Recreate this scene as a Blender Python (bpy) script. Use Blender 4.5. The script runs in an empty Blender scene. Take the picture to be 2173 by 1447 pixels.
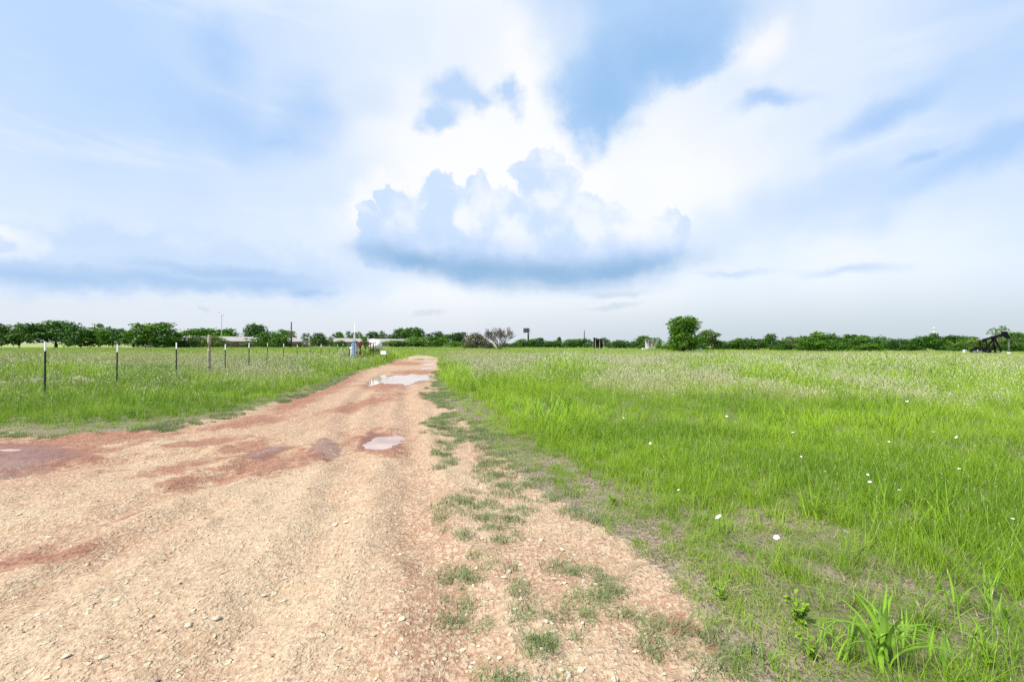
import bpy, math, random
import numpy as np
from mathutils import Vector, Matrix, Euler

R = math.radians
random.seed(7)
rng = np.random.default_rng(11)
scene = bpy.context.scene
COL = scene.collection

# ------------------------------------------------------------------ camera
CAM_H, F_PX, CX, CY = 1.6, 2173 * 16.0 / 36.0, 1086.5, 723.5
cam_data = bpy.data.cameras.new('camera')
cam_data.sensor_width = 36.0
cam_data.lens = 16.0
cam_data.clip_start = 0.05
cam_data.clip_end = 20000
cam = bpy.data.objects.new('camera', cam_data)
COL.objects.link(cam)
cam.location = (0, 0, CAM_H)
cam.rotation_euler = (R(90 + 0.356), R(-0.15), 0)
scene.camera = cam
CAM_R = np.array(cam.rotation_euler.to_matrix())

# ------------------------------------------------------------------ exposure
EXPOSURE = 0.95
scene.view_settings.view_transform = 'Standard'
scene.view_settings.look = 'None'
scene.view_settings.gamma = 1.0
scene.view_settings.use_curve_mapping = False
scene.view_settings.exposure = EXPOSURE
scene.render.engine = 'CYCLES'
cy = scene.cycles
cy.max_bounces = 6
cy.diffuse_bounces = 2
cy.glossy_bounces = 2
cy.transmission_bounces = 3
cy.transparent_max_bounces = 4
cy.use_denoising = False
cy.caustics_reflective = False
cy.caustics_refractive = False

SUN_EL, SUN_AZ = 55.0, -125.0        # over the left shoulder, behind thin cloud


def s2l(r, g, b):
    f = lambda c: (c / 255 / 12.92) if c / 255 <= 0.04045 else ((c / 255 + 0.055) / 1.055) ** 2.4
    return (f(r), f(g), f(b))


# ------------------------------------------------------------------ node helper
class NT:
    def __init__(self, tree):
        self.t = tree
        self.t.nodes.clear()

    def n(self, kind, inp=None, **kw):
        nd = self.t.nodes.new(kind)
        for k, v in kw.items():
            setattr(nd, k, v)
        for k, v in (inp or {}).items():
            self.set(nd.inputs[k], v)
        return nd

    def set(self, sock, v):
        if isinstance(v, bpy.types.NodeSocket):
            self.t.links.new(v, sock)
        elif isinstance(v, bpy.types.Node):
            self.t.links.new(v.outputs[0], sock)
        else:
            if isinstance(v, tuple) and len(v) == 3 and sock.type == 'RGBA':
                v = (*v, 1)
            sock.default_value = v

    def m(self, op, a, b=None, c=None, clamp=False):
        nd = self.n('ShaderNodeMath', operation=op, use_clamp=clamp)
        self.set(nd.inputs[0], a)
        if b is not None:
            self.set(nd.inputs[1], b)
        if c is not None:
            self.set(nd.inputs[2], c)
        return nd.outputs[0]

    def vm(self, op, a, b=None, out=0):
        nd = self.n('ShaderNodeVectorMath', operation=op)
        self.set(nd.inputs[0], a)
        if b is not None:
            self.set(nd.inputs[3 if op == 'SCALE' else 1], b)
        return nd.outputs[out]

    def mix(self, f, a, b):
        nd = self.n('ShaderNodeMix', data_type='RGBA')
        self.set(nd.inputs[0], f)
        self.set(nd.inputs[6], a)
        self.set(nd.inputs[7], b)
        return nd.outputs[2]

    def sstep(self, v, a, b, lo=0.0, hi=1.0, kind='SMOOTHSTEP'):
        nd = self.n('ShaderNodeMapRange', interpolation_type=kind)
        for i, x in enumerate((v, a, b, lo, hi)):
            self.set(nd.inputs[i], x)
        return nd.outputs[0]

    def noise(self, vec, scale, detail=4, rough=0.55, out=0, dist=0.0, dim='3D'):
        nd = self.n('ShaderNodeTexNoise', noise_dimensions=dim)
        if vec is not None:
            self.set(nd.inputs['Vector'], vec)
        self.set(nd.inputs['Scale'], scale)
        nd.inputs['Detail'].default_value = detail
        nd.inputs['Roughness'].default_value = rough
        nd.inputs['Distortion'].default_value = dist
        return nd.outputs[out]


# ------------------------------------------------------------------ pixel <-> place
def ray(px, py):
    return CAM_R @ np.array([(px - CX) / F_PX, (CY - py) / F_PX, -1.0])


def at(px, py, dist):
    """point on the pixel's ray whose distance ahead of the camera (y) is dist"""
    d = ray(px, py)
    return np.array([0, 0, CAM_H]) + d * (dist / d[1])


def on_ground(px, py, z=0.0):
    d = ray(px, py)
    t = (z - CAM_H) / d[2]
    return np.array([0, 0, CAM_H]) + d * t


def to_px(x, y, z=0.0):
    p = np.stack([np.asarray(x, float), np.asarray(y, float), np.full(np.shape(x), z) - CAM_H], -1) @ CAM_R
    w = np.maximum(-p[..., 2], 0.05)
    return CX + F_PX * p[..., 0] / w, CY - F_PX * p[..., 1] / w


# ------------------------------------------------------------------ world: veiled sky and cumulus
world = bpy.data.worlds.new('World')
scene.world = world
world.use_nodes = True
w = NT(world.node_tree)
sky = w.n('ShaderNodeTexSky', sky_type='NISHITA', sun_disc=False)
sky.sun_elevation = R(SUN_EL)
sky.sun_rotation = R(SUN_AZ)
sky.altitude = 50
sky.air_density = 1.0
sky.dust_density = 2.0
sky.ozone_density = 1.0
D = w.n('ShaderNodeTexCoord').outputs['Generated']
sx = w.n('ShaderNodeSeparateXYZ', {0: D})
azim = w.m('ARCTAN2', sx.outputs[0], sx.outputs[1])
hyp = w.m('SQRT', w.m('ADD', w.m('MULTIPLY', sx.outputs[0], sx.outputs[0]), w.m('MULTIPLY', sx.outputs[1], sx.outputs[1])))
elev = w.m('ARCTAN2', sx.outputs[2], hyp)
K = 180 / math.pi
azd, eld = w.m('MULTIPLY', azim, K), w.m('MULTIPLY', elev, K)
P0 = w.n('ShaderNodeCombineXYZ', {0: azd, 1: eld}).outputs[0]
nz_soft = w.noise(D, 4.0, 3, 0.55, out=1)
nz_puff = w.noise(D, 11.0, 6, 0.62, out=1)
half = (0.5, 0.5, 0.5)
ws = w.vm('MULTIPLY', w.vm('SUBTRACT', nz_soft, half), (9.0, 9.0, 0.0))
wp = w.vm('MULTIPLY', w.vm('SUBTRACT', nz_puff, half), (7.0, 7.0, 0.0))
P_SOFT = w.vm('ADD', P0, w.vm('ADD', ws, w.vm('SCALE', wp, 0.5)))
P_PUFF = w.vm('ADD', P0, wp)
P_MED = w.vm('ADD', P0, w.vm('ADD', w.vm('SCALE', ws, 0.45), w.vm('SCALE', wp, 0.9)))
P_FLAT = w.vm('ADD', P0, w.vm('MULTIPLY', wp, (1.0, 0.36, 0.0)))


def px_dir(px, py):
    d = ray(px, py)
    return np.array([math.degrees(math.atan2(d[0], d[1])), math.degrees(math.atan2(d[2], math.hypot(d[0], d[1])))])


def blobs(P, items, k=0.35):
    """smooth union of ellipses (centre, radii, turn given on the photograph, placed as directions); 1 inside, <0 outside"""
    acc = None
    for (px, py, rx, ry, rot) in items:
        c = px_dir(px, py)
        a = R(rot)
        ux = px_dir(px + rx * math.cos(a), py + rx * math.sin(a)) - c
        uy = px_dir(px - ry * math.sin(a), py + ry * math.cos(a)) - c
        g = w.n('ShaderNodeTexGradient', {0: P}, gradient_type='SPHERICAL')
        tm = g.texture_mapping
        tm.vector_type = 'TEXTURE'
        tm.translation = (c[0], c[1], 0)
        tm.rotation = (0, 0, math.atan2(ux[1], ux[0]))
        tm.scale = (2 * float(np.hypot(*ux)), 2 * float(np.hypot(*uy)), 1)
        acc = g.outputs[1] if acc is None else w.m('SMOOTH_MAX', acc, g.outputs[1], k / 2)
    return w.m('MULTIPLY_ADD', acc, 2.0, -1.0)


# veil: white ahead, pale blue to the sides, greyer at the horizon
side_l = w.sstep(azd, -46, 2, 1.0, 0)
side_r = w.sstep(azd, 4, 60, 0, 0.95)
big = w.noise(D, 2.6, 4, 0.55)
blue_f = w.m('MULTIPLY', w.m('MAXIMUM', side_l, side_r), w.sstep(eld, 2, 24, 0.35, 1.0))
blue_f = w.m('ADD', blue_f, w.m('MULTIPLY', w.m('SUBTRACT', big, 0.46), 0.9), clamp=True)
col = w.mix(blue_f, s2l(250, 253, 255), s2l(190, 218, 254))
streak = w.noise(w.vm('MULTIPLY', D, (1.0, 1.0, 5.0)), 3.0, 5, 0.6)
col = w.mix(w.m('MULTIPLY', w.sstep(streak, 0.5, 0.72), w.sstep(eld, 4, 14, 0.2, 0.4)), col, s2l(244, 249, 255))
col = w.mix(w.sstep(eld, 0.5, 8.0, 1.0, 0.0), col, w.mix(w.sstep(azd, -15, 30), s2l(224, 231, 240), s2l(204, 216, 225)))


def layer(P, items, rgb, soft_lo, soft_hi, op, k=0.35):
    """lay a cloud layer over the group under construction"""
    mk = w.sstep(blobs(P, items, k), soft_lo, soft_hi, 0.0, op)
    over(mk, rgb)
    return mk


def over(mk, rgb):
    global col, alpha
    if alpha is None:
        col = w.mix(mk, col, rgb)
        return
    if col is None:
        col, alpha = w.mix(0.0, rgb, rgb), mk
        return
    na = w.m('SUBTRACT', 1.0, w.m('MULTIPLY', w.m('SUBTRACT', 1.0, alpha), w.m('SUBTRACT', 1.0, mk)))
    col = w.mix(w.m('DIVIDE', mk, w.m('MAXIMUM', na, 1e-4), clamp=True), col, rgb)
    alpha = na


shader = None
alpha = None
CLOUD_STR = 2.0 ** -EXPOSURE * 1.04


def flush():
    """close the group: mix its colour over what lies behind it"""
    global shader, col, alpha
    bg = w.n('ShaderNodeBackground', {0: col, 1: CLOUD_STR}).outputs[0]
    shader = bg if shader is None else w.n('ShaderNodeMixShader', {0: alpha, 1: shader, 2: bg}).outputs[0]
    col, alpha = None, 0.0


# soft blue-grey swathes of thinner cloud
layer(P_SOFT, [(450, 120, 60, 40, 10), (450, 225, 130, 60, 25), (640, 240, 100, 55, 0), (560, 260, 110, 36, 10)], s2l(172, 206, 248), -0.8, 1.0, 0.75)
layer(P_SOFT, [(800, 225, 70, 45, 0), (1660, 60, 60, 60, -40)], s2l(200, 222, 250), -0.5, 0.8, 0.8)
layer(P_SOFT, [(1860, 250, 140, 28, -32), (1972, 345, 44, 12, -14), (2110, 335, 210, 34, -26), (1650, 225, 70, 16, -10)], s2l(168, 204, 248), -0.8, 0.9, 0.85)
layer(P_SOFT, [(2120, 110, 190, 120, -20), (1800, 420, 300, 60, -14)], s2l(180, 212, 250), -0.9, 0.9, 0.55)
# bright veil in the middle
layer(P_SOFT, [(1000, 330, 210, 90, 10), (1120, 190, 60, 140, 0), (1420, 370, 190, 90, -10), (1640, 100, 50, 60, 0)], s2l(255, 255, 255), -0.7, 0.7, 0.85)
# deep blue wedge overhead
layer(P_MED, [(1340, 20, 260, 120, 0), (1290, 150, 140, 110, -20), (1245, 265, 54, 70, 10), (1470, 110, 110, 60, -30)], s2l(178, 211, 249), -0.35, 0.4, 1.0)
layer(P_MED, [(1410, 110, 150, 60, -25), (1280, 205, 80, 70, -30)], s2l(154, 196, 240), -0.9, 1.0, 0.9)
layer(P_SOFT, [(1180, 50, 80, 60, 0), (1345, 235, 30, 16, -10)], s2l(230, 241, 255), -0.6, 0.9, 0.6)
flush()
# smaller puff left of the wedge
layer(P_PUFF, [(965, 205, 60, 52, -10), (930, 255, 50, 34, 0), (1075, 205, 30, 38, 0), (1010, 215, 40, 34, 0)], s2l(188, 216, 250), -0.4, 0.7, 0.95)
# the big cumulus: halo, body, lit puffs, flat dark base
CUM = [(772, 465, 34, 34, 0), (838, 432, 44, 40, 0), (935, 430, 62, 56, 0), (1015, 425, 34, 50, 0), (850, 515, 100, 66, 0),
       (1130, 365, 42, 40, 0), (1170, 405, 58, 66, 20), (1050, 485, 140, 86, 0), (1250, 490, 120, 74, 10), (1395, 510, 74, 60, 10),
       (1100, 548, 350, 44, 0)]
layer(P_PUFF, [(x, y - 12, rx * 1.3, ry * 1.3, r) for (x, y, rx, ry, r) in CUM[:9]], s2l(255, 255, 255), -0.5, 0.3, 0.8)
cm = layer(P_PUFF, CUM, s2l(208, 228, 254), -0.05, 0.14, 1.0, 0.2)
puff = w.noise(w.vm('ADD', D, w.vm('SCALE', nz_puff, 0.06)), 9.0, 5, 0.55)
over(w.m('MULTIPLY', cm, w.sstep(puff, 0.4, 0.62, 0.0, 0.9)), s2l(246, 250, 255))
layer(P_PUFF, [(985, 470, 16, 40, -20), (1340, 420, 60, 40, 0), (1360, 470, 40, 50, 0), (835, 535, 18, 6, 10)], s2l(250, 252, 255), -0.6, 0.6, 0.8)
layer(P_FLAT, [(850, 540, 110, 44, 8), (1020, 562, 170, 44, 6), (1170, 572, 210, 44, 0), (1320, 558, 150, 36, -8)], s2l(188, 213, 249), -0.9, 0.9, 0.8)
layer(P_FLAT, [(890, 556, 120, 20, 9), (1020, 576, 140, 28, 7), (1160, 586, 170, 28, 0), (1310, 574, 130, 24, -8)], s2l(134, 178, 217), -0.85, 0.95, 0.85)
layer(P_FLAT, [(1150, 612, 60, 6, 0), (1300, 622, 50, 5, -4), (1300, 645, 40, 5, -10)], s2l(190, 208, 226), -0.8, 0.8, 0.5)
flush()
# low cloud bank on the left
layer(P_PUFF, [(40, 500, 90, 34, 8), (30, 540, 60, 14, 0)], s2l(255, 255, 255), -0.4, 0.4, 0.9)
layer(P_PUFF, [(20, 512, 50, 22, 0), (220, 505, 140, 34, 6), (60, 580, 190, 50, 0), (480, 570, 330, 54, 4), (660, 600, 90, 40, 0)], s2l(200, 221, 249), -0.5, 0.6, 0.85)
layer(P_FLAT, [(120, 588, 200, 20, 3), (330, 596, 240, 18, 4), (540, 604, 120, 14, 0), (640, 620, 50, 10, 0), (480, 582, 160, 14, 4)], s2l(166, 199, 238), -0.95, 0.95, 0.85)
layer(P_FLAT, [(1810, 576, 100, 9, -3), (1560, 580, 60, 7, 0)], s2l(196, 217, 245), -0.95, 0.95, 0.7)
layer(P_PUFF, [(1810, 548, 70, 26, 0)], s2l(244, 248, 255), -0.5, 0.6, 0.6)
layer(P_FLAT, [(440, 655, 14, 4, 30), (900, 668, 26, 4, -14)], s2l(206, 214, 224), -0.7, 0.6, 0.5)
# below the horizon: dull ground light
over(w.sstep(eld, -1.0, 0.0, 1.0, 0.0), (0.25, 0.28, 0.2))
flush()
bg_sky = w.n('ShaderNodeBackground', {0: sky.outputs[0], 1: 0.1})
ms = w.n('ShaderNodeMixShader', {0: 0.93, 1: bg_sky.outputs[0], 2: shader})
w.n('ShaderNodeOutputWorld', {0: ms.outputs[0]})
world.cycles.sampling_method = 'MANUAL'
world.cycles.sample_map_resolution = 512

# ------------------------------------------------------------------ sun behind thin cloud
sun_data = bpy.data.lights.new('sun', 'SUN')
sun_data.energy = 4.8
sun_data.angle = R(18)
sun_data.color = (1.0, 0.965, 0.9)
sun = bpy.data.objects.new('sun', sun_data)
COL.objects.link(sun)
sdir = Vector((math.sin(R(SUN_AZ)) * math.cos(R(SUN_EL)), math.cos(R(SUN_AZ)) * math.cos(R(SUN_EL)), math.sin(R(SUN_EL))))
sun.rotation_euler = sdir.to_track_quat('Z', 'Y').to_euler()
sun.location = (0, 0, 60)


# ------------------------------------------------------------------ numpy noise
def vnoise(x, y, seed=0):
    xi, yi = np.floor(x).astype(np.int64), np.floor(y).astype(np.int64)
    fx, fy = x - xi, y - yi
    fx, fy = fx * fx * (3 - 2 * fx), fy * fy * (3 - 2 * fy)

    def h(a, b):
        n = (a * 374761393 + b * 668265263 + seed * 974711) & 0x7fffffff
        n = ((n ^ (n >> 13)) * 1274126177) & 0x7fffffff
        return ((n ^ (n >> 16)) & 0xffff) / 65535.0
    return (h(xi, yi) * (1 - fx) + h(xi + 1, yi) * fx) * (1 - fy) + (h(xi, yi + 1) * (1 - fx) + h(xi + 1, yi + 1) * fx) * fy


def fbm(x, y, oct=4, seed=0, gain=0.5):
    a, s, t = 1.0, 0.0, 0.0
    for o in range(oct):
        s = s + a * vnoise(x * 2 ** o + 13.7 * o, y * 2 ** o - 7.1 * o, seed + o)
        t += a
        a *= gain
    return s / t - 0.5


def sstep(v, a, b):
    t = np.clip((v - a) / (b - a), 0, 1)
    return t * t * (3 - 2 * t)


def sdf_poly(x, y, poly):
    """signed distance, negative inside"""
    poly = np.asarray(poly)
    d = np.full(np.shape(x), 1e18)
    ins = np.zeros(np.shape(x), bool)
    for i in range(len(poly)):
        ax, ay = poly[i]
        bx, by = poly[(i + 1) % len(poly)]
        ex, ey = bx - ax, by - ay
        t = np.clip(((x - ax) * ex + (y - ay) * ey) / (ex * ex + ey * ey + 1e-12), 0, 1)
        d = np.minimum(d, (x - ax - t * ex) ** 2 + (y - ay - t * ey) ** 2)
        c = (ay > y) != (by > y)
        with np.errstate(divide='ignore', invalid='ignore'):
            xx = ax + (y - ay) / (by - ay + 1e-15) * ex
        ins ^= c & (x < xx)
    return np.where(ins, -np.sqrt(d), np.sqrt(d))


def gp(lst):
    return [tuple(on_ground(a, b)[:2]) for a, b in lst]


LEFT_EDGE = [(905, 756), (850, 757), (838, 768), (795, 781), (738, 795), (665, 826), (600, 850), (515, 876), (420, 896), (330, 914), (190, 922), (80, 928), (0, 916)]
ROAD_R = [(950, 1447), (940, 1350), (945, 1250), (930, 1150), (920, 1060), (930, 990), (915, 940), (905, 900), (955, 880), (948, 862), (895, 840), (913, 815), (916, 790), (922, 770), (930, 760)]
GREEN_R = [(1570, 1447), (1500, 1340), (1420, 1240), (1340, 1170), (1250, 1105), (1170, 1060), (1090, 1000), (1030, 940), (975, 885), (948, 850), (940, 815), (930, 790), (928, 770), (930, 760)]
road_poly = gp(LEFT_EDGE) + [(-16, 8.9), (-60, 8.0), (-60, -30), (-0.4, -30), (-0.3, 0.5)] + gp(ROAD_R)
dirt_poly = gp(LEFT_EDGE) + [(-16, 8.9), (-60, 8.0), (-60, -30), (2.6, -30), (1.9, 0.6)] + gp(GREEN_R)


def pxblob(x, y, items, z=0.0):
    px, py = to_px(x, y, z)
    out = np.zeros(np.shape(x))
    for (cx_, cy_, rx, ry, rot) in items:
        a = R(rot)
        dx, dy = px - cx_, py - cy_
        u = (dx * math.cos(a) + dy * math.sin(a)) / rx
        v = (-dx * math.sin(a) + dy * math.cos(a)) / ry
        out = np.maximum(out, np.exp(-(u * u + v * v)))
    return np.where(np.asarray(y) > 0.5, out, 0)


# puddle: photograph centre, radii -> ellipse on the ground
PUD = [(807, 938, 38, 15, 0.075), (850, 804, 72, 11, 0.06), (915, 772, 26, 2.6, 0.05), (905, 780.5, 12, 2.2, 0.05), (35, 950, 48, 3.2, 0.02), (900, 762, 26, 1.6, 0.05)]


def pud_ell(p):
    px, py, rx, ry, dep = p
    c = on_ground(px, py)
    y0, y1 = on_ground(px, py + ry)[1], on_ground(px, py - ry)[1]
    return c[0], (y0 + y1) / 2, rx * c[1] / F_PX, (y1 - y0) / 2, dep


PUD_E = [pud_ell(p) for p in PUD]
RUTS = [gp([(1010, 1447), (880, 1100), (870, 900), (860, 830), (875, 790)]), gp([(430, 1447), (690, 1150), (740, 1000), (735, 900), (770, 830), (820, 790)]),
        gp([(0, 1130), (200, 1100), (420, 1030), (620, 960)]), gp([(0, 1290), (150, 1220), (440, 1075)]), gp([(0, 1010), (200, 985), (420, 960)])]


def line_dist(x, y, pts):
    d = np.full(np.shape(x), 1e9)
    for (ax, ay), (bx, by) in zip(pts[:-1], pts[1:]):
        ex, ey = bx - ax, by - ay
        t = np.clip(((x - ax) * ex + (y - ay) * ey) / (ex * ex + ey * ey), 0, 1)
        d = np.minimum(d, np.hypot(x - ax - t * ex, y - ay - t * ey))
    return d


MOUND = on_ground(775, 768)
RED = [(70, 960, 210, 40, 2), (230, 928, 240, 18, -5), (385, 1024, 66, 20, -14), (380, 1026, 60, 18, -14), (560, 985, 130, 30, -12), (520, 950, 80, 18, -12), (650, 975, 60, 20, 0),
       (807, 938, 78, 34, 0), (640, 850, 80, 20, -24), (720, 815, 70, 14, -24), (165, 1115, 26, 8, -8), (270, 1095, 70, 11, -20),
       (810, 820, 60, 12, 0), (60, 1190, 170, 24, -12), (1440, 1330, 34, 30, 40), (1520, 1385, 38, 24, 40), (820, 955, 60, 20, 0), (930, 840, 60, 8, 0), (970, 858, 60, 5, 0),
       (760, 860, 110, 12, -14), (520, 895, 130, 12, -10), (880, 790, 60, 6, 0), (860, 772, 60, 4, 0), (420, 985, 160, 12, -10), (430, 940, 120, 10, -8)]



def height(x, y):
    x, y = np.asarray(x, float), np.asarray(y, float)
    near = np.exp(-np.maximum(np.hypot(x, y) - 10, 0) / 30)
    dr = sdf_poly(x, y, dirt_poly)
    onroad = sstep(-dr, -0.3, 0.4)
    h = 0.10 * fbm(x / 9, y / 9, 3, 3) * (1 - onroad) * np.clip(np.hypot(x, y) / 15, 0, 1) + 0.05 * (1 - onroad)
    rough = 0.06 * fbm(x * 1.3, y * 1.3, 5, 21, 0.55) + 0.05 * fbm(x * 6, y * 6, 3, 33) * near
    for rt in RUTS:
        dl = line_dist(x + 0.25 * fbm(x, y, 2, 5), y, rt)
        rough = rough - 0.04 * np.exp(-(dl / 0.18) ** 2) + 0.02 * np.exp(-((dl - 0.34) / 0.12) ** 2)
    basin = np.zeros_like(x)
    calm = np.ones_like(x)
    for (cx_, cy_, rx, ry, dep) in PUD_E:
        u = np.hypot((x - cx_) / rx, (y - cy_) / ry) * (1 + (0.18 if dep > 0.07 else 0.5) * fbm(x * 1.6, y * 1.6, 3, 77))
        basin = basin - dep * (np.exp(-u ** 3) - 0.12 * np.exp(-((u - 1.45) / 0.3) ** 2))
        calm = np.minimum(calm, np.clip(u / 1.6, 0.25 if dep > 0.025 else 0.7, 1))
    rd = pxblob(x, y, RED[:11])
    rough = rough + rd * (0.10 * fbm(x * 2.2, y * 4.5, 4, 44, 0.6))
    h = h + onroad * (rough * calm + basin)
    h = h + 0.35 * np.exp(-(((x - MOUND[0]) / 3.2) ** 2 + ((y - MOUND[1] - 0.5) / 3.0) ** 2))
    return h


def hz(x, y):
    return float(height(np.array([x]), np.array([y]))[0])


# ------------------------------------------------------------------ mesh helpers
def mesh_np(name, V, faces_flat, loop_tot, attrs=None, smooth=False):
    me = bpy.data.meshes.new(name)
    V = np.ascontiguousarray(V, np.float32)
    nl, nf = len(faces_flat), len(loop_tot)
    me.vertices.add(len(V))
    me.vertices.foreach_set('co', V.ravel())
    me.loops.add(nl)
    me.loops.foreach_set('vertex_index', np.ascontiguousarray(faces_flat, np.int32))
    me.polygons.add(nf)
    st = np.concatenate([[0], np.cumsum(loop_tot)[:-1]]).astype(np.int32)
    me.polygons.foreach_set('loop_start', st)
    if smooth:
        me.polygons.foreach_set('use_smooth', np.ones(nf, bool))
    for k, v in (attrs or {}).items():
        a = me.attributes.new(k, 'FLOAT', 'POINT')
        a.data.foreach_set('value', np.ascontiguousarray(v, np.float32))
    me.update(calc_edges=True)
    me.validate()
    return me


class MB:
    """collects boxes, tubes and sheets into one mesh"""
    def __init__(self):
        self.v, self.f, self.a = [], [], []

    def add(self, vs, fs, shade=0.5):
        o = len(self.v)
        self.v += [tuple(map(float, q)) for q in vs]
        self.f += [tuple(o + i for i in q) for q in fs]
        self.a += [shade] * len(vs)
        return self

    def box(self, c, s, rot=(0, 0, 0), shade=0.5):
        M = Euler(rot).to_matrix()
        vs = [Vector(c) + M @ Vector((sx * s[0] / 2, sy * s[1] / 2, sz * s[2] / 2)) for sx in (-1, 1) for sy in (-1, 1) for sz in (-1, 1)]
        return self.add(vs, [(0, 1, 3, 2), (4, 6, 7, 5), (0, 4, 5, 1), (2, 3, 7, 6), (0, 2, 6, 4), (1, 5, 7, 3)], shade)

    def beam(self, a, b, wd, ht, shade=0.5):
        a, b = Vector(a), Vector(b)
        d = b - a
        q = d.to_track_quat('Z', 'Y')
        return self.box((a + b) / 2, (wd, ht, d.length), q.to_euler(), shade)

    def tube(self, pts, rad, seg=8, cap=True, shade=0.5):
        pts = [Vector(p) for p in pts]
        if not hasattr(rad, '__len__'):
            rad = [rad] * len(pts)
        vs, fs = [], []
        for i, p in enumerate(pts):
            d = (pts[min(i + 1, len(pts) - 1)] - pts[max(i - 1, 0)])
            q = d.to_track_quat('Z', 'Y')
            for k in range(seg):
                t = 2 * math.pi * k / seg
                vs.append(p + q @ Vector((rad[i] * math.cos(t), rad[i] * math.sin(t), 0)))
        for i in range(len(pts) - 1):
            for k in range(seg):
                fs.append((i * seg + k, i * seg + (k + 1) % seg, (i + 1) * seg + (k + 1) % seg, (i + 1) * seg + k))
        if cap:
            fs.append(tuple(range(seg - 1, -1, -1)))
            fs.append(tuple((len(pts) - 1) * seg + k for k in range(seg)))
        return self.add(vs, fs, shade)

    def prism(self, poly, y0, y1, shade=0.5):
        n = len(poly)
        vs = [(x, y0, z) for x, z in poly] + [(x, y1, z) for x, z in poly]
        fs = [tuple(range(n)), tuple(range(2 * n - 1, n - 1, -1))] + [(i, i + n, (i + 1) % n + n, (i + 1) % n) for i in range(n)]
        return self.add(vs, fs, shade)

    def mesh(self, name, smooth=False, bevel=0):
        me = bpy.data.meshes.new(name)
        me.from_pydata(self.v, [], self.f)
        a = me.attributes.new('shade', 'FLOAT', 'POINT')
        a.data.foreach_set('value', np.array(self.a, np.float32))
        if smooth:
            me.polygons.foreach_set('use_smooth', np.ones(len(me.polygons), bool))
        me.update()
        return me

    def build(self, name, mat, parent=None, smooth=False):
        return obj(name, self.mesh(name, smooth), mat, parent)


def obj(name, me, mat=None, parent=None):
    o = bpy.data.objects.new(name, me)
    COL.objects.link(o)
    if mat is not None and not me.materials:
        me.materials.append(mat)
    if parent is not None:
        o.parent = parent
    return o


def empty(name, loc, rz=0.0, scale=None):
    o = bpy.data.objects.new(name, None)
    COL.objects.link(o)
    o.location = [float(c) for c in loc]
    o.rotation_euler = (0, 0, rz)
    o.empty_display_size = 0.2
    if scale is not None:
        o.scale = scale
    return o


def tag(o, label, cat, group=None, kind=None):
    o['label'] = label
    o['category'] = cat
    if group:
        o['group'] = group
    if kind:
        o['kind'] = kind
    return o


# ------------------------------------------------------------------ materials
def mat(name, rgb, rough=0.8, metal=0.0, var=0.25, scale=8.0, bump=0.0, spec=0.3, rgb2=None, stretch=(1, 1, 1)):
    m = bpy.data.materials.new(name)
    m.use_nodes = True
    n = NT(m.node_tree)
    tc = n.vm('MULTIPLY', n.n('ShaderNodeTexCoord').outputs['Object'], stretch)
    nz = n.noise(tc, scale, 5, 0.6)
    c2 = rgb2 or tuple(c * (1 - var) for c in rgb)
    c1 = rgb if rgb2 else tuple(min(1, c * (1 + var * 0.6)) for c in rgb)
    cc = n.mix(n.sstep(nz, 0.35, 0.65), c2, c1)
    b = n.n('ShaderNodeBsdfPrincipled', {'Base Color': cc, 'Roughness': n.sstep(nz, 0.2, 0.8, max(rough - 0.1, 0.02), min(rough + 0.1, 1)), 'Metallic': metal, 'Specular IOR Level': spec})
    if bump:
        bp = n.n('ShaderNodeBump', {'Strength': bump, 'Height': n.noise(tc, scale * 4, 4)})
        bp.inputs['Distance'].default_value = 0.02
        n.set(b.inputs['Normal'], bp.outputs[0])
    n.n('ShaderNodeOutputMaterial', {0: b.outputs[0]})
    return m


def leaf_mat(name, dark, light, transl=0.4, pale=None, rough=0.55, obj_var=0.55, up=0.0):
    """leaf / blade: colour from the piece's own random value, light shines through"""
    m = bpy.data.materials.new(name)
    m.use_nodes = True
    n = NT(m.node_tree)
    sh = n.n('ShaderNodeAttribute', attribute_name='shade').outputs['Fac']
    oi = n.n('ShaderNodeObjectInfo').outputs['Random']
    f = n.m('ADD', sh, n.m('MULTIPLY', n.m('SUBTRACT', oi, 0.5), obj_var), clamp=True)
    cc = n.mix(f, dark, light)
    if pale:
        hd = n.n('ShaderNodeAttribute', attribute_name='head').outputs['Fac']
        cc = n.mix(hd, cc, pale)
    d = n.n('ShaderNodeBsdfPrincipled', {'Base Color': cc, 'Roughness': rough, 'Specular IOR Level': 0.25})
    if up:
        n.set(d.inputs['Normal'], n.vm('NORMALIZE', n.vm('ADD', n.vm('SCALE', n.n('ShaderNodeNewGeometry').outputs['Normal'], 0.7), (0.0, 0.0, up))))
    t = n.n('ShaderNodeBsdfTranslucent', {0: n.mix(0.5, cc, n.vm('MULTIPLY', cc, (1.25, 1.15, 0.5)))})
    ms_ = n.n('ShaderNodeMixShader', {0: transl, 1: d.outputs[0], 2: t.outputs[0]})
    n.n('ShaderNodeOutputMaterial', {0: ms_.outputs[0]})
    return m


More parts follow.
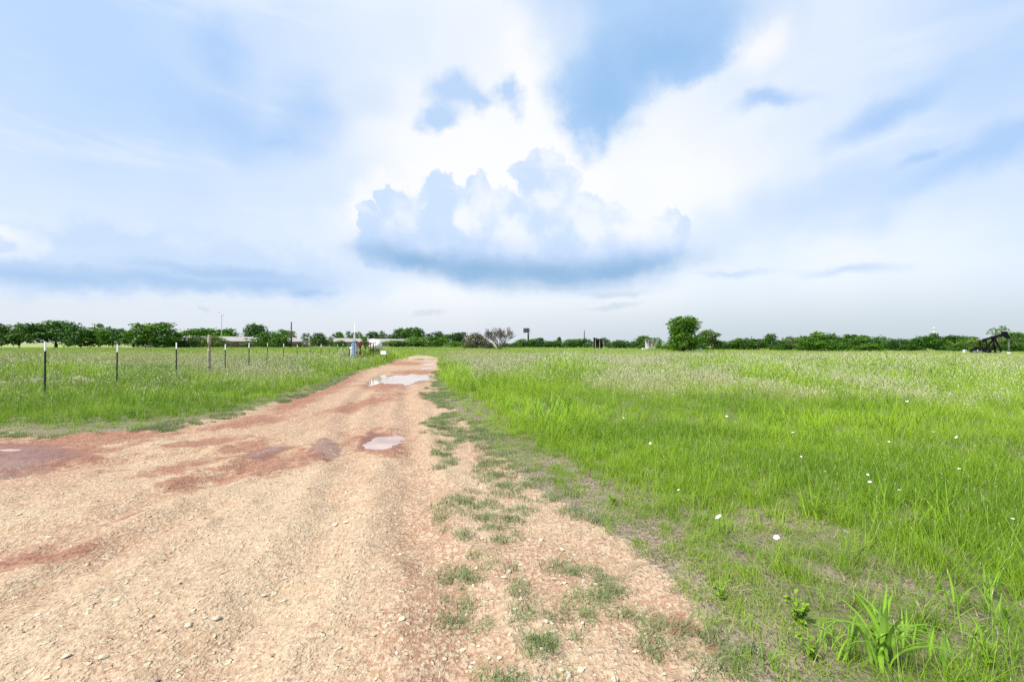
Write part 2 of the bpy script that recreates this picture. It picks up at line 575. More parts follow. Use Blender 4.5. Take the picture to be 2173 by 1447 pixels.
def grass_mat(name, dark, light, straw, headc, transl=0.35):
    """grass blade: green from blade value + clump value, some blades dry, pale seed heads"""
    m = bpy.data.materials.new(name)
    m.use_nodes = True
    n = NT(m.node_tree)
    sh = n.n('ShaderNodeAttribute', attribute_name='shade').outputs['Fac']
    hd = n.n('ShaderNodeAttribute', attribute_name='head').outputs['Fac']
    hue = n.n('ShaderNodeAttribute', attribute_name='hue', attribute_type='INSTANCER').outputs['Fac']
    pale = n.n('ShaderNodeAttribute', attribute_name='pale', attribute_type='INSTANCER').outputs['Fac']
    f = n.m('ADD', n.m('MULTIPLY', sh, 0.55), n.m('MULTIPLY', hue, 0.6), clamp=True)
    cc = n.mix(f, dark, light)
    dry = n.sstep(n.m('SUBTRACT', n.m('ADD', pale, n.m('MULTIPLY', sh, 0.6)), 0.62), 0.0, 0.35)
    cc = n.mix(dry, cc, straw)
    cc = n.mix(hd, cc, headc)
    nn = n.vm('NORMALIZE', n.vm('ADD', n.vm('SCALE', n.n('ShaderNodeNewGeometry').outputs['Normal'], 0.55), (0.0, 0.0, 0.8)))
    d = n.n('ShaderNodeBsdfPrincipled', {'Base Color': cc, 'Roughness': 0.65, 'Specular IOR Level': 0.15, 'Normal': nn})
    t = n.n('ShaderNodeBsdfTranslucent', {0: n.vm('MULTIPLY', cc, (1.1, 1.1, 0.7))})
    ms_ = n.n('ShaderNodeMixShader', {0: transl, 1: d.outputs[0], 2: t.outputs[0]})
    n.n('ShaderNodeOutputMaterial', {0: ms_.outputs[0]})
    return m


def ground_mat():
    m = bpy.data.materials.new('earth')
    m.use_nodes = True
    n = NT(m.node_tree)
    P = n.n('ShaderNodeTexCoord').outputs['Object']
    A = lambda k: n.n('ShaderNodeAttribute', attribute_name=k).outputs['Fac']
    dirt, red, wet, tread, straw, far = A('dirt'), A('red'), A('wet'), A('tread'), A('straw'), A('far')
    n1 = n.noise(P, 0.9, 6, 0.6)
    n2 = n.noise(P, 5.0, 6, 0.62)
    n3 = n.noise(P, 28.0, 5, 0.65)
    Pst = n.vm('MULTIPLY', P, (1.0, 0.45, 1.0))
    n4 = n.noise(Pst, 60.0, 3, 0.6)
    # pale crushed limestone in tan and rusty clay
    cream, tan, clay, rust, dk = (0.345, 0.255, 0.163), (0.285, 0.178, 0.11), (0.25, 0.135, 0.083), (0.18, 0.07, 0.046), (0.125, 0.05, 0.036)
    c = n.mix(n.sstep(n.m('SUBTRACT', n1, n.m('MULTIPLY', A('clay'), 0.22)), 0.28, 0.58), tan, cream)
    c = n.mix(n.sstep(n.m('ADD', A('clay'), n.m('MULTIPLY', n.m('SUBTRACT', n2, 0.5), 2.0)), 0.45, 1.1, 0.0, 0.75), c, clay)
    c = n.mix(n.sstep(n2, 0.5, 0.7, 0.0, 0.75), c, clay)
    c = n.mix(n.sstep(n.m('ADD', n3, n.m('MULTIPLY', n2, 0.4)), 0.62, 0.82, 0.0, 0.8), c, (0.42, 0.33, 0.225))
    c = n.mix(n.sstep(n4, 0.53, 0.70, 0.0, 0.8), c, (0.14, 0.078, 0.044))  # shade of small crevices painted into the dirt colour as dark flecks
    vr = n.n('ShaderNodeTexVoronoi', {'Vector': n.vm('ADD', P, n.vm('SCALE', n.noise(P, 20, 2, 0.5, out=1), 0.03)), 'Scale': 38.0})
    peb = n.m('MULTIPLY', n.sstep(vr.outputs['Distance'], 0.30, 0.42, 1.0, 0.0), n.sstep(n.n('ShaderNodeSeparateColor', {0: vr.outputs['Color']}).outputs[0], 0.62, 0.7))
    c = n.mix(n.m('MULTIPLY', peb, n.sstep(red, 0.1, 0.5, 0.6, 0.1)), c, (0.43, 0.345, 0.235))
    rf = n.sstep(n.m('ADD', red, n.m('ADD', n.m('MULTIPLY', n.m('SUBTRACT', n2, 0.5), 2.2), n.m('MULTIPLY', n.m('SUBTRACT', n1, 0.5), 1.6))), 0.26, 0.85, 0.0, 0.92)
    c = n.mix(rf, c, n.mix(n.sstep(n3, 0.35, 0.65), rust, clay))
    c = n.mix(n.sstep(n.m('ADD', wet, n.m('MULTIPLY', n.m('SUBTRACT', n2, 0.5), 0.8)), 0.35, 0.75, 0.0, 0.7), c, dk)
        # litter under the grass: thatch and dark soil
    th = n.mix(n.sstep(n3, 0.4, 0.62), (0.05, 0.045, 0.028), (0.17, 0.15, 0.085))
    th = n.mix(n.sstep(n2, 0.4, 0.65), th, (0.09, 0.11, 0.03))
    th = n.mix(straw, th, n.mix(n.sstep(n4, 0.4, 0.6), (0.10, 0.075, 0.05), (0.24, 0.2, 0.14)))
    th = n.mix(far, th, n.mix(n.sstep(n1, 0.35, 0.65), (0.13, 0.19, 0.035), (0.23, 0.24, 0.085)))
    dm = n.sstep(n.m('ADD', dirt, n.m('ADD', n.m('MULTIPLY', n.m('SUBTRACT', n2, 0.5), 0.7), n.m('MULTIPLY', n.m('SUBTRACT', n3, 0.5), 0.5))), 0.42, 0.58)
    c = n.mix(dm, th, c)
    v2 = n.n('ShaderNodeTexVoronoi', {'Vector': n.vm('ADD', P, n.vm('SCALE', n.noise(P, 11, 2, 0.5, out=1), 0.08)), 'Scale': 17.0})
    chip = n.m('MULTIPLY', n.sstep(v2.outputs['Distance'], 0.22, 0.36, 1.0, 0.0), n.sstep(n.n('ShaderNodeSeparateColor', {0: v2.outputs['Color']}).outputs[0], 0.72, 0.8))
    c = n.mix(n.m('MULTIPLY', n.m('MULTIPLY', chip, dm), n.sstep(red, 0.1, 0.5, 0.7, 0.1)), c, (0.48, 0.40, 0.28))
    hgt = n.m('ADD', n.m('MULTIPLY', n3, 0.9), n.m('ADD', n.m('MULTIPLY', n4, 0.5), n.m('ADD', n.m('MULTIPLY', chip, 0.5), n.m('MULTIPLY', peb, 0.35))))
    sy_ = n.n('ShaderNodeSeparateXYZ', {0: P})
    trd = n.m('ADD', n.m('SINE', n.m('ADD', n.m('MULTIPLY', sy_.outputs[0], 118.0), n.m('MULTIPLY', sy_.outputs[1], 14.0))), n.m('MULTIPLY', n.m('SINE', n.m('MULTIPLY', sy_.outputs[1], 46.0)), 0.5))
    hgt = n.m('ADD', hgt, n.m('MULTIPLY', n.m('MULTIPLY', n.sstep(trd, -0.3, 0.9), n.m('MULTIPLY', tread, n.sstep(n2, 0.4, 0.6))), 0.4))
    bp = n.n('ShaderNodeBump', {'Strength': n.sstep(wet, 0.3, 0.9, 0.95, 0.4), 'Height': hgt})
    bp.inputs['Distance'].default_value = 0.028
    b = n.n('ShaderNodeBsdfPrincipled', {'Base Color': c, 'Specular IOR Level': 0.3, 'Normal': bp.outputs[0],
            'Roughness': n.sstep(n.m('ADD', wet, n.m('MULTIPLY', n.m('SUBTRACT', n2, 0.5), 0.9)), 0.45, 0.95, 0.92, 0.2)})
    n.n('ShaderNodeOutputMaterial', {0: b.outputs[0]})
    return m


EARTH = ground_mat()

# ------------------------------------------------------------------ ground and dirt road
WET = [(690, 955, 50, 28, 0), (60, 962, 170, 30, 2), (30, 985, 110, 20, 2), (560, 960, 70, 14, -14), (807, 938, 60, 26, 0), (850, 806, 80, 14, 0), (20, 1000, 60, 14, 0)]
CLAY = [(885, 1040, 45, 70, 0), (875, 1190, 60, 110, 0), (890, 1400, 90, 110, 0), (740, 860, 260, 50, -10), (910, 1150, 90, 160, 0), (900, 1350, 130, 160, 0), (1180, 1220, 200, 90, 25), (1400, 1330, 120, 90, 40), (60, 1010, 200, 60, 0), (850, 790, 120, 24, 0), (100, 1170, 220, 40, -10), (1050, 980, 90, 50, 30)]
STRAWB = [(1330, 1060, 60, 24, 20), (1650, 1120, 120, 60, 15), (1420, 1250, 90, 60, 30), (1900, 1250, 160, 40, 12), (2060, 1390, 130, 60, 10), (1620, 1410, 110, 50, 10),
          (1450, 1080, 60, 20, 0), (1230, 1040, 60, 30, 20), (1770, 1240, 50, 30, 20), (1180, 990, 80, 12, 10), (1400, 1150, 60, 30, 20)]


def steps(a, b, f):
    out = [a]
    while out[-1] < b:
        out.append(out[-1] + f(out[-1]))
    return out


ys = [-120, -60, -30, -15, -8, -4, -2, -0.8, 0, 0.5, 0.9] + steps(1.2, 14, lambda v: 0.0085 * v) + steps(14.2, 60, lambda v: 0.014 * v)[0:] + steps(62, 4000, lambda v: 0.07 * v)
xr = steps(5.0, 4000, lambda v: 0.06 * v)
xs = [-v - 4.5 for v in xr[::-1]] + list(np.arange(-9.45, 5.0, 0.027)) + xr
xs, ys = np.array(xs), np.array(ys)
GX, GY = np.meshgrid(xs, ys)
gx, gy = GX.ravel(), GY.ravel()
gz = height(gx, gy)
sd_dirt = sdf_poly(gx, gy, dirt_poly)
sd_road = sdf_poly(gx, gy, road_poly)
att = {
    'dirt': sstep(-sd_dirt, -0.35, 0.35),
    'red': pxblob(gx, gy, RED),
    'wet': pxblob(gx, gy, WET),
    'clay': np.clip(pxblob(gx, gy, CLAY) + 0.45 * sstep(gy, 4.5, 9) + 0.5 * np.max([np.exp(-(line_dist(gx, gy, rt) / 0.22) ** 2) for rt in RUTS], 0), 0, 1),
    'straw': np.clip(pxblob(gx, gy, STRAWB) * 0.8 + np.exp(-np.abs(sd_dirt) / 0.5) * 0.8, 0, 1),
    'far': sstep(np.hypot(gx, gy), 8, 40),
}
trp, tpy = to_px(gx, gy)
att['tread'] = sstep(1.0 - np.abs((trp - (770 - (tpy - 1100) * 0.5)) / 42.0), 0, 0.4) * sstep(tpy, 1080, 1110) * sstep(-tpy, -1260, -1230) * (gy > 0.5)
nx, ny = len(xs), len(ys)
ii, jj = np.meshgrid(np.arange(nx - 1), np.arange(ny - 1))
q = np.stack([jj * nx + ii, jj * nx + ii + 1, (jj + 1) * nx + ii + 1, (jj + 1) * nx + ii], -1).reshape(-1, 4)
isroad = sd_road[q].mean(1) < 0


def part_ground(name, sel):
    qq = q[sel]
    u, inv = np.unique(qq.ravel(), return_inverse=True)
    me = mesh_np(name, np.stack([gx[u], gy[u], gz[u]], -1), inv, np.full(len(qq), 4), {k: v[u] for k, v in att.items()}, True)
    o = obj(name, me, EARTH)
    o['kind'] = 'structure'
    return o


ground = part_ground('ground', ~isroad)
dirt_road = part_ground('dirt_road', isroad)

# ------------------------------------------------------------------ puddles
WATER = bpy.data.materials.new('muddy_water')
WATER.use_nodes = True
n = NT(WATER.node_tree)
Pw = n.n('ShaderNodeTexCoord').outputs['Object']
cw = n.mix(n.sstep(n.noise(Pw, 2.0, 3), 0.35, 0.65), (0.27, 0.18, 0.135), (0.36, 0.26, 0.21))
bpw = n.n('ShaderNodeBump', {'Strength': 0.05, 'Height': n.noise(Pw, 9.0, 2)})
bpw.inputs['Distance'].default_value = 0.01
bw = n.n('ShaderNodeBsdfPrincipled', {'Base Color': cw, 'Roughness': 0.04, 'IOR': 1.333, 'Specular IOR Level': 0.5, 'Normal': bpw.outputs[0]})
n.n('ShaderNodeOutputMaterial', {0: bw.outputs[0]})
PUD_LAB = ['small round muddy pothole puddle in the middle of the road', 'long pale puddle lying across the far part of the road', 'thin far puddle at the right wheel track beyond the long puddle',
           'tiny far puddle just beyond the right end of the long puddle', 'thin streak of water in the red mud at the left edge', 'farthest thin puddle where the road bends out of sight']
for k, (cx_, cy_, rx, ry, dep) in enumerate(PUD_E):
    lvl = hz(cx_, cy_) + dep * (0.56 if k != 4 else 0.45)
    th_ = np.linspace(0, 2 * math.pi, 40, endpoint=False)
    vs = [(0, 0, 0)] + [(rx * 1.25 * math.cos(t), ry * 1.25 * math.sin(t), 0) for t in th_]
    me = bpy.data.meshes.new('puddle')
    me.from_pydata(vs, [], [(0, i + 1, (i + 1) % 40 + 1) for i in range(40)])
    o = obj('puddle', me, WATER)
    o.location = (cx_, cy_, lvl)
    tag(o, PUD_LAB[k], 'puddle', kind='structure')

# ------------------------------------------------------------------ object materials
M_GREENPOST = mat('dark_green_enamel', (0.022, 0.032, 0.026), 0.6, var=0.5, scale=30)
M_WHITE = mat('white_paint', (0.78, 0.78, 0.77), 0.55, var=0.12, scale=14)
M_WOODPOST = mat('weathered_wood', (0.36, 0.31, 0.24), 0.85, var=0.35, scale=9, bump=0.5, stretch=(3, 3, 0.4))
M_DARKWOOD = mat('dark_pole_wood', (0.085, 0.075, 0.066), 0.85, var=0.3, scale=8, stretch=(3, 3, 0.3))
M_STEEL = mat('galvanised_steel', (0.42, 0.43, 0.44), 0.5, metal=0.35, var=0.15)
M_BLACK = mat('black_machine_paint', (0.006, 0.006, 0.008), 0.75, var=0.4, scale=3, spec=0.08)
M_RUST = mat('rusty_red_iron', (0.15, 0.045, 0.022), 0.8, var=0.5, scale=20, bump=0.3)
M_BROWNPIPE = mat('brown_rusted_pipe', (0.075, 0.04, 0.028), 0.8, var=0.5, scale=20, bump=0.3)
M_BLUE = mat('faded_blue_paint', (0.21, 0.28, 0.40), 0.55, var=0.25, scale=9)
M_PALEBLUE = mat('pale_blue_grey_paint', (0.5, 0.55, 0.62), 0.6, var=0.15)
M_TANK = mat('white_tank', (0.74, 0.74, 0.70), 0.45, var=0.12, scale=5)
M_ROOF = mat('pale_metal_roof', (0.27, 0.245, 0.225), 0.6, var=0.18, scale=1.2, stretch=(0.2, 2, 1))
M_ROOF2 = mat('grey_white_roof', (0.32, 0.33, 0.35), 0.55, var=0.12, scale=1.0)
M_PINKROOF = mat('rust_stained_roof', (0.33, 0.23, 0.21), 0.7, var=0.25, scale=2)
M_BARNWALL = mat('tan_barn_wall', (0.21, 0.185, 0.15), 0.85, var=0.3, scale=1.5)
M_CONC = mat('pale_concrete', (0.5, 0.47, 0.42), 0.9, var=0.2, scale=7, bump=0.3)
M_SIGNGREY = mat('dark_slate_panel', (0.028, 0.042, 0.048), 0.6, var=0.3, scale=0.6)  # billboard's back is unlit; that shade is put into this dark colour
M_STONE = mat('limestone', (0.50, 0.42, 0.305), 0.9, var=0.22, scale=18, bump=0.5)
M_STONED = mat('dark_stone', (0.07, 0.07, 0.075), 0.8, var=0.3, scale=18, bump=0.4)
M_BARK = mat('bark', (0.075, 0.058, 0.043), 0.9, var=0.35, scale=6, bump=0.5, stretch=(2, 2, 0.5))
M_TWIG = mat('grey_purple_bark', (0.145, 0.125, 0.115), 0.9, var=0.3, scale=4)
M_SHED = mat('dark_shed_boards', (0.02, 0.019, 0.016), 0.85, var=0.4, scale=4)
M_SAND = mat('pale_sand', (0.28, 0.25, 0.17), 0.95, var=0.3, scale=6, bump=0.5)
L_DEEP = leaf_mat('leaf_deep_green', (0.013, 0.054, 0.002), (0.070, 0.185, 0.007), 0.3)
L_MID = leaf_mat('leaf_mid_green', (0.018, 0.066, 0.003), (0.10, 0.22, 0.009), 0.3)
L_LIGHT = leaf_mat('leaf_light_green', (0.04, 0.085, 0.012), (0.135, 0.215, 0.03), 0.35)
L_OLIVE = leaf_mat('leaf_olive_brown', (0.04, 0.045, 0.02), (0.135, 0.13, 0.065), 0.25)
L_PALE = leaf_mat('leaf_pale_green', (0.11, 0.19, 0.09), (0.28, 0.38, 0.22), 0.35)
L_BROAD = leaf_mat('broad_blade_green', (0.10, 0.22, 0.015), (0.23, 0.41, 0.03), 0.4, obj_var=0.5, up=0.7)
L_WEED = leaf_mat('weed_leaf_green', (0.10, 0.20, 0.010), (0.23, 0.37, 0.022), 0.35, obj_var=0.5, up=0.7)
PETAL = leaf_mat('white_petal', (0.72, 0.70, 0.72), (0.8, 0.79, 0.8), 0.3)

# ------------------------------------------------------------------ tree crowns
def leaf_quads(C, N, size, shade, r):
    """C centres, N normals -> four-cornered leaf clumps"""
    n = len(C)
    t = r.normal(size=(n, 3))
    u = np.cross(N, t)
    u /= np.linalg.norm(u, axis=1)[:, None] + 1e-9
    v = np.cross(N, u)
    v /= np.linalg.norm(v, axis=1)[:, None] + 1e-9
    s = size[:, None]
    V = np.stack([C - u * s, C - v * s * 0.6, C + u * s, C + v * s * 0.6 + N * s * 0.25], 1).reshape(-1, 3)
    return V, np.arange(4 * n), np.full(n, 4), np.repeat(shade, 4)


def crown(name, kind, seed, nleaf, matl):
    r = np.random.default_rng(seed)
    spec = {'oak': (0.14, 1.0, 16, 0.2), 'round': (0.02, 1.0, 16, 0.22), 'bush': (-0.08, 1.0, 16, 0.23), 'tall': (0.06, 1.0, 11, 0.18), 'conifer': (0.0, 1.0, 12, 0.17), 'big': (-0.04, 1.0, 60, 0.14)}[kind]
    z0, z1, nl, lr = spec
    lobes = []
    for i in range(nl):
        f = (i + 0.5) / nl
        z = z0 + (z1 - z0) * (0.12 + 0.76 * f)
        if kind == 'conifer':
            wd = 0.40 * (1 - f) ** 0.9
        elif kind == 'tall':
            wd = 0.36 * math.sin(math.pi * min(1, 0.25 + 0.7 * f)) ** 0.7
        elif kind == 'bush':
            wd = 0.40 * math.sqrt(max(0.02, 1 - f ** 2.2))
        elif kind == 'big':
            wd = 0.40 * (0.78 + 0.3 * math.sin(9 * f)) * math.sqrt(max(0.04, 1 - (abs(f - 0.42) / 0.62) ** 2.4))
        else:
            wd = 0.40 * math.sqrt(max(0.05, 1 - (abs(f - 0.42) / 0.62) ** 2.4))
        a = i * 2.4 + r.uniform(-0.6, 0.6)
        rr = wd * r.uniform(0.45, 1.05)
        rad = lr * r.uniform(0.7, 1.25) * (0.6 if f > 0.9 else 1)
        lobes.append((rr * math.cos(a), rr * math.sin(a), min(z, 1 - rad * 0.6), rad))
    per = np.array([l[3] ** 2 for l in lobes])
    cnt = (per / per.sum() * nleaf).astype(int) + 1
    Cs, Ns, Ss, Sh = [], [], [], []
    for (lx, ly, lz, rad), c in zip(lobes, cnt):
        d = r.normal(size=(c, 3))
        d /= np.linalg.norm(d, axis=1)[:, None]
        d[:, 2] = np.where(d[:, 2] < -0.75, -d[:, 2] * 0.6, d[:, 2])
        wob = 1 + 0.35 * np.sin(5 * d[:, 0] + seed) * np.sin(4 * d[:, 1] + lx * 20) + 0.25 * np.sin(7 * d[:, 2] + ly * 30)
        rr = rad * wob * (1 - 0.4 * r.random(c) ** 1.6)
        p = np.array([lx, ly, lz]) + d * rr[:, None] * np.array([1.0, 1.0, 0.8])
        N = d + r.normal(size=(c, 3)) * 0.55
        N /= np.linalg.norm(N, axis=1)[:, None]
        base = r.uniform(0.15, 0.75)
        Cs.append(p); Ns.append(N)
        Ss.append(r.uniform(0.6, 1.3, c) * (0.034 if kind != 'big' else 0.019))
        Sh.append(np.clip(base + r.normal(size=c) * 0.22, 0, 1))
    C = np.concatenate(Cs)
    C[:, 2] = np.clip(C[:, 2], 0.005, None)
    V, fl, lt, sh = leaf_quads(C, np.concatenate(Ns), np.concatenate(Ss), np.concatenate(Sh), r)
    top = np.quantile(V[:, 2], 0.998)
    V[:, 2] /= top
    wx = np.quantile(np.abs(V[:, 0]), 0.985)
    V[:, :2] *= 0.5 / wx
    me = mesh_np(name, V, fl, lt, {'shade': sh})
    me.materials.append(matl)
    return me, lobes


def trunk(name, kind, seed, lobes, matl=None):
    r = random.Random(seed)
    mb = MB()
    zt = {'oak': 0.5, 'round': 0.45, 'bush': 0.35, 'tall': 0.75, 'conifer': 0.9, 'big': 0.5}[kind]
    n = 2 if kind in ('bush',) else 1
    for k in range(n):
        ox = (k - (n - 1) / 2) * 0.12
        pts = [(ox, 0, -0.02)] + [(ox + r.uniform(-0.03, 0.03), r.uniform(-0.03, 0.03), zt * i / 4) for i in range(1, 5)]
        mb.tube(pts, [0.034, 0.028, 0.024, 0.019, 0.011], 7)
    for (lx, ly, lz, rad) in lobes[::2]:
        z0 = min(lz * 0.45, zt * 0.85)
        mb.tube([(0, 0, z0), (lx * 0.5, ly * 0.5, z0 + (lz - z0) * 0.62), (lx * 0.9, ly * 0.9, lz * 0.98)], [0.014, 0.009, 0.004], 5)
    me = mb.mesh(name, True)
    me.materials.append(matl or M_BARK)
    return me


PROTO = {}
for kind, num, nl in (('oak', 4, 2600), ('round', 4, 2600), ('bush', 5, 2400), ('tall', 3, 1300), ('conifer', 2, 1300)):
    for v in range(num):
        for tone, lm in (('deep', L_DEEP), ('mid', L_MID)):
            PROTO[kind, v, tone] = None
PROTO_N = {'oak': 4, 'round': 4, 'bush': 5, 'tall': 3, 'conifer': 2}
PROTO_L = {'oak': 3000, 'round': 3200, 'bush': 3000, 'tall': 1500, 'conifer': 1500}
LEAFM = {'deep': L_DEEP, 'mid': L_MID, 'light': L_LIGHT, 'olive': L_OLIVE, 'pale': L_PALE}


def proto(kind, v, tone):
    key = (kind, v, tone)
    if PROTO.get(key) is None:
        me, lb = crown('crown', kind, 100 + v * 7 + len(kind) * 31, PROTO_L[kind], LEAFM[tone])
        PROTO[key] = (me, trunk('trunk', kind, v, lb))
    return PROTO[key]


NAME = {'oak': 'broadleaf_tree', 'round': 'dense_tree', 'bush': 'bush', 'tall': 'slender_tree', 'conifer': 'pointed_tree'}
tcount = [0]


def tree(kind, px, top, wpx, dist, label, tone='deep', group=None):
    tcount[0] += 1
    if 600 < px < 990 and dist >= 200:
        dist += 55          # stands beyond the barns
    v = (tcount[0] * 3 + int(px)) % PROTO_N[kind]
    b = at(px, 730, dist)
    h = at(px, top, dist)[2] * (random.uniform(0.82, 1.25) if px > 1520 and px < 2000 else 1.0)
    wd = wpx * 1.1 * dist / F_PX
    rz = random.uniform(0, 6.28)
    root = empty(NAME[kind], (b[0], b[1], hz(b[0], b[1]) - 0.05), rz, (wd, wd * random.uniform(0.85, 1.1), h))
    cm_, tm_ = proto(kind, v, tone)
    obj('crown', cm_, None, root)
    obj('trunk', tm_, None, root)
    tag(root, label, 'bush' if kind == 'bush' else 'tree', group)
    return root


# ---- left row beyond the field
G1 = 'trees along the left side of the field'
for a in [
    ('round', -4, 690, 44, 136, 'dark green tree cut off by the left edge of the picture', 'deep'),
    ('oak', 42, 686, 76, 135, 'wide green tree with thin trunks left of the nearest fence post', 'mid'),
    ('oak', 118, 680, 90, 137, 'tallest broad tree of the left row, just right of the nearest fence post', 'deep'),
    ('round', 170, 695, 62, 134, 'rounded dark tree between the two nearest fence posts', 'deep'),
    ('tall', 213, 687, 36, 168, 'narrow treetop rising behind the row left of the second fence post', 'deep'),
    ('oak', 208, 700, 54, 136, 'low spreading tree left of the second fence post', 'mid'),
    ('oak', 240, 697, 48, 134, 'flat topped dark tree right behind the second fence post', 'deep'),
    ('round', 285, 699, 54, 135, 'round dark tree right of the second fence post', 'deep'),
    ('oak', 326, 684, 80, 133, 'big twin domed tree left of the third fence post', 'mid'),
    ('bush', 348, 711, 50, 130, 'dark bush under the big twin domed tree', 'deep'),
    ('bush', 376, 706, 40, 138, 'rounded bush behind the third fence post', 'deep'),
    ('oak', 408, 701, 56, 235, 'far treetop left of the thick wooden post', 'mid'),
    ('oak', 428, 696, 66, 240, 'far broad treetop right behind the thick wooden post', 'deep'),
    ('oak', 468, 697, 70, 238, 'far domed tree behind the curved street lamp', 'deep'),
    ('bush', 416, 711, 40, 139, 'dark bush before the barn left of the thick wooden post', 'deep'),
    ('bush', 456, 711, 50, 140, 'yellow green bush between the wooden post and the street lamp', 'light'),
    ('bush', 500, 725, 30, 142, 'small olive bush at the barn wall right of the street lamp', 'olive'),
    ('bush', 524, 728, 26, 142, 'smallest olive bush before the barn, left of the big dark bush', 'olive'),
    ('oak', 541, 686, 46, 215, 'round topped tree standing over the white gabled house', 'deep'),
    ('bush', 566, 703, 58, 150, 'large dark bush hiding the middle of the barn', 'deep'),
    ('bush', 592, 706, 50, 148, 'right half of the large dark bush clump left of the tall dark pole', 'mid'),
    ('oak', 602, 699, 34, 222, 'far treetop just left of the tall dark pole', 'deep'),
    ('tall', 651, 707, 20, 205, 'small dark treetop left of the thin wooden post', 'deep'),
    ('round', 677, 706, 34, 165, 'round dark tree right of the thin wooden post', 'deep'),
    ('bush', 640, 727, 26, 160, 'low olive bush right of the tall dark pole', 'olive'),
    ('tall', 701, 713, 14, 190, 'thin yellowish sapling between the last fence posts', 'light'),
    ('oak', 718, 704, 22, 210, 'small dark tree left of the blue cabinet', 'deep'),
    ('bush', 722, 722, 28, 165, 'dark low bush left of the blue cabinet', 'deep'),
    ('tall', 741, 703, 16, 212, 'slim tree left of the thin steel mast', 'deep'),
    ('tall', 753, 705, 13, 212, 'slim tree right behind the thin steel mast', 'deep'),
    ('tall', 762, 704, 15, 212, 'slim tree right of the thin steel mast', 'deep'),
    ('round', 772, 713, 16, 190, 'small dark shrub above the rusty pipes', 'mid'),
    ('oak', 792, 703, 26, 235, 'dark tree above the white tank', 'deep'),
    ('tall', 811, 702, 18, 235, 'narrow dark tree right of the white tank', 'deep'),
    ('round', 832, 709, 28, 238, 'low dark tree between the white tank and the tall clump', 'deep'),
    ('oak', 852, 696, 30, 232, 'left crown of the tall clump above the road bend', 'deep'),
    ('oak', 874, 694, 36, 230, 'middle and tallest crown of the tall clump above the road bend', 'deep'),
    ('tall', 891, 697, 26, 230, 'right crown of the tall clump above the road bend', 'deep'),
    ('round', 925, 703, 44, 222, 'broad dark tree right of the tall clump', 'deep'),
    ('round', 953, 709, 40, 215, 'lower dark tree between two broad ones right of the road bend', 'mid'),
    ('round', 977, 705, 46, 208, 'broad dark tree left of the brown scrub', 'deep'),
    ('bush', 842, 722, 48, 178, 'leafy bush right of the barn end above the road bend', 'mid'),
    ('bush', 884, 715, 50, 176, 'bush under the tall clump behind the road bend', 'mid'),
    ('bush', 925, 714, 56, 172, 'wide mid green bush right of the road bend', 'mid'),
    ('bush', 962, 724, 44, 168, 'low bush left of the brown scrub', 'mid'),
    ('bush', 1000, 726, 40, 150, 'low green bush at the foot of the brown scrub', 'light'),
]:
    tree(*a[:6], tone=a[6], group=G1)
tree('bush', 1014, 706, 44, 135, 'brownish olive scrub left of the bare grey tree', 'olive')
tree('bush', 1040, 726, 24, 128, 'small olive scrub touching the bare grey tree', 'olive')
# ---- middle hedge
G2 = 'bushes of the far hedge in the middle'
ORD = ['leftmost', 'second from left', 'third from left', 'fourth from left', 'fifth from left', 'sixth from left', 'seventh from left', 'eighth from left']
for px, top, wd, lb in [(1072, 727, 34, 'low green bush touching the right side of the bare grey tree'), (1094, 726, 26, 'low green bush midway between bare grey tree and billboard')]:
    tree('bush', px, top, wd, 160, lb, 'mid', G2)
for i_, (px, top, wd) in enumerate([(1108, 719, 40), (1128, 719, 40), (1148, 717, 42), (1166, 723, 28), (1180, 722, 28), (1204, 721, 34), (1222, 719, 32), (1246, 718, 34)]):
    tree('bush', px, top, wd, 165, ORD[i_] + ' dark bush of the far hedge running right from the billboard', 'deep', G2)
tree('conifer', 1187, 715, 14, 175, 'pointed little tree standing up from the hedge, left of the middle pole', 'deep')
tree('conifer', 1229, 718, 12, 175, 'thin pointed tree just left of the middle pole', 'mid')
tree('round', 1279, 716, 30, 172, 'dark tree behind the dark leaning shed', 'deep')
for px, top, wd, lb in [(1299, 724, 18, 'small dark bush right of the dark leaning shed'), (1314, 721, 24, 'first bush of the pair between the two leaning sheds'), (1328, 723, 20, 'lower bush of the pair between the two leaning sheds'), (1345, 723, 26, 'rounded bush left of the pale leaning shed')]:
    tree('bush', px, top, wd, 150, lb, 'deep', G2)
tree('oak', 1365, 712, 30, 152, 'small tree behind the pale leaning shed', 'deep')
tree('bush', 1363, 730, 26, 138, 'light green bush before the pale leaning shed', 'light')
tree('tall', 1395, 716, 20, 150, 'wispy small tree between the pale shed and the big tree', 'mid')
tree('bush', 1400, 730, 22, 140, 'low bush right of the pale leaning shed', 'mid')
tree('bush', 1420, 727, 34, 122, 'mid green bush at the left foot of the big tree', 'mid')
tree('bush', 1482, 724, 40, 116, 'mid green bush at the right foot of the big tree', 'mid')
tree('oak', 1503, 700, 42, 118, 'light green airy tree right of the big tree', 'light')
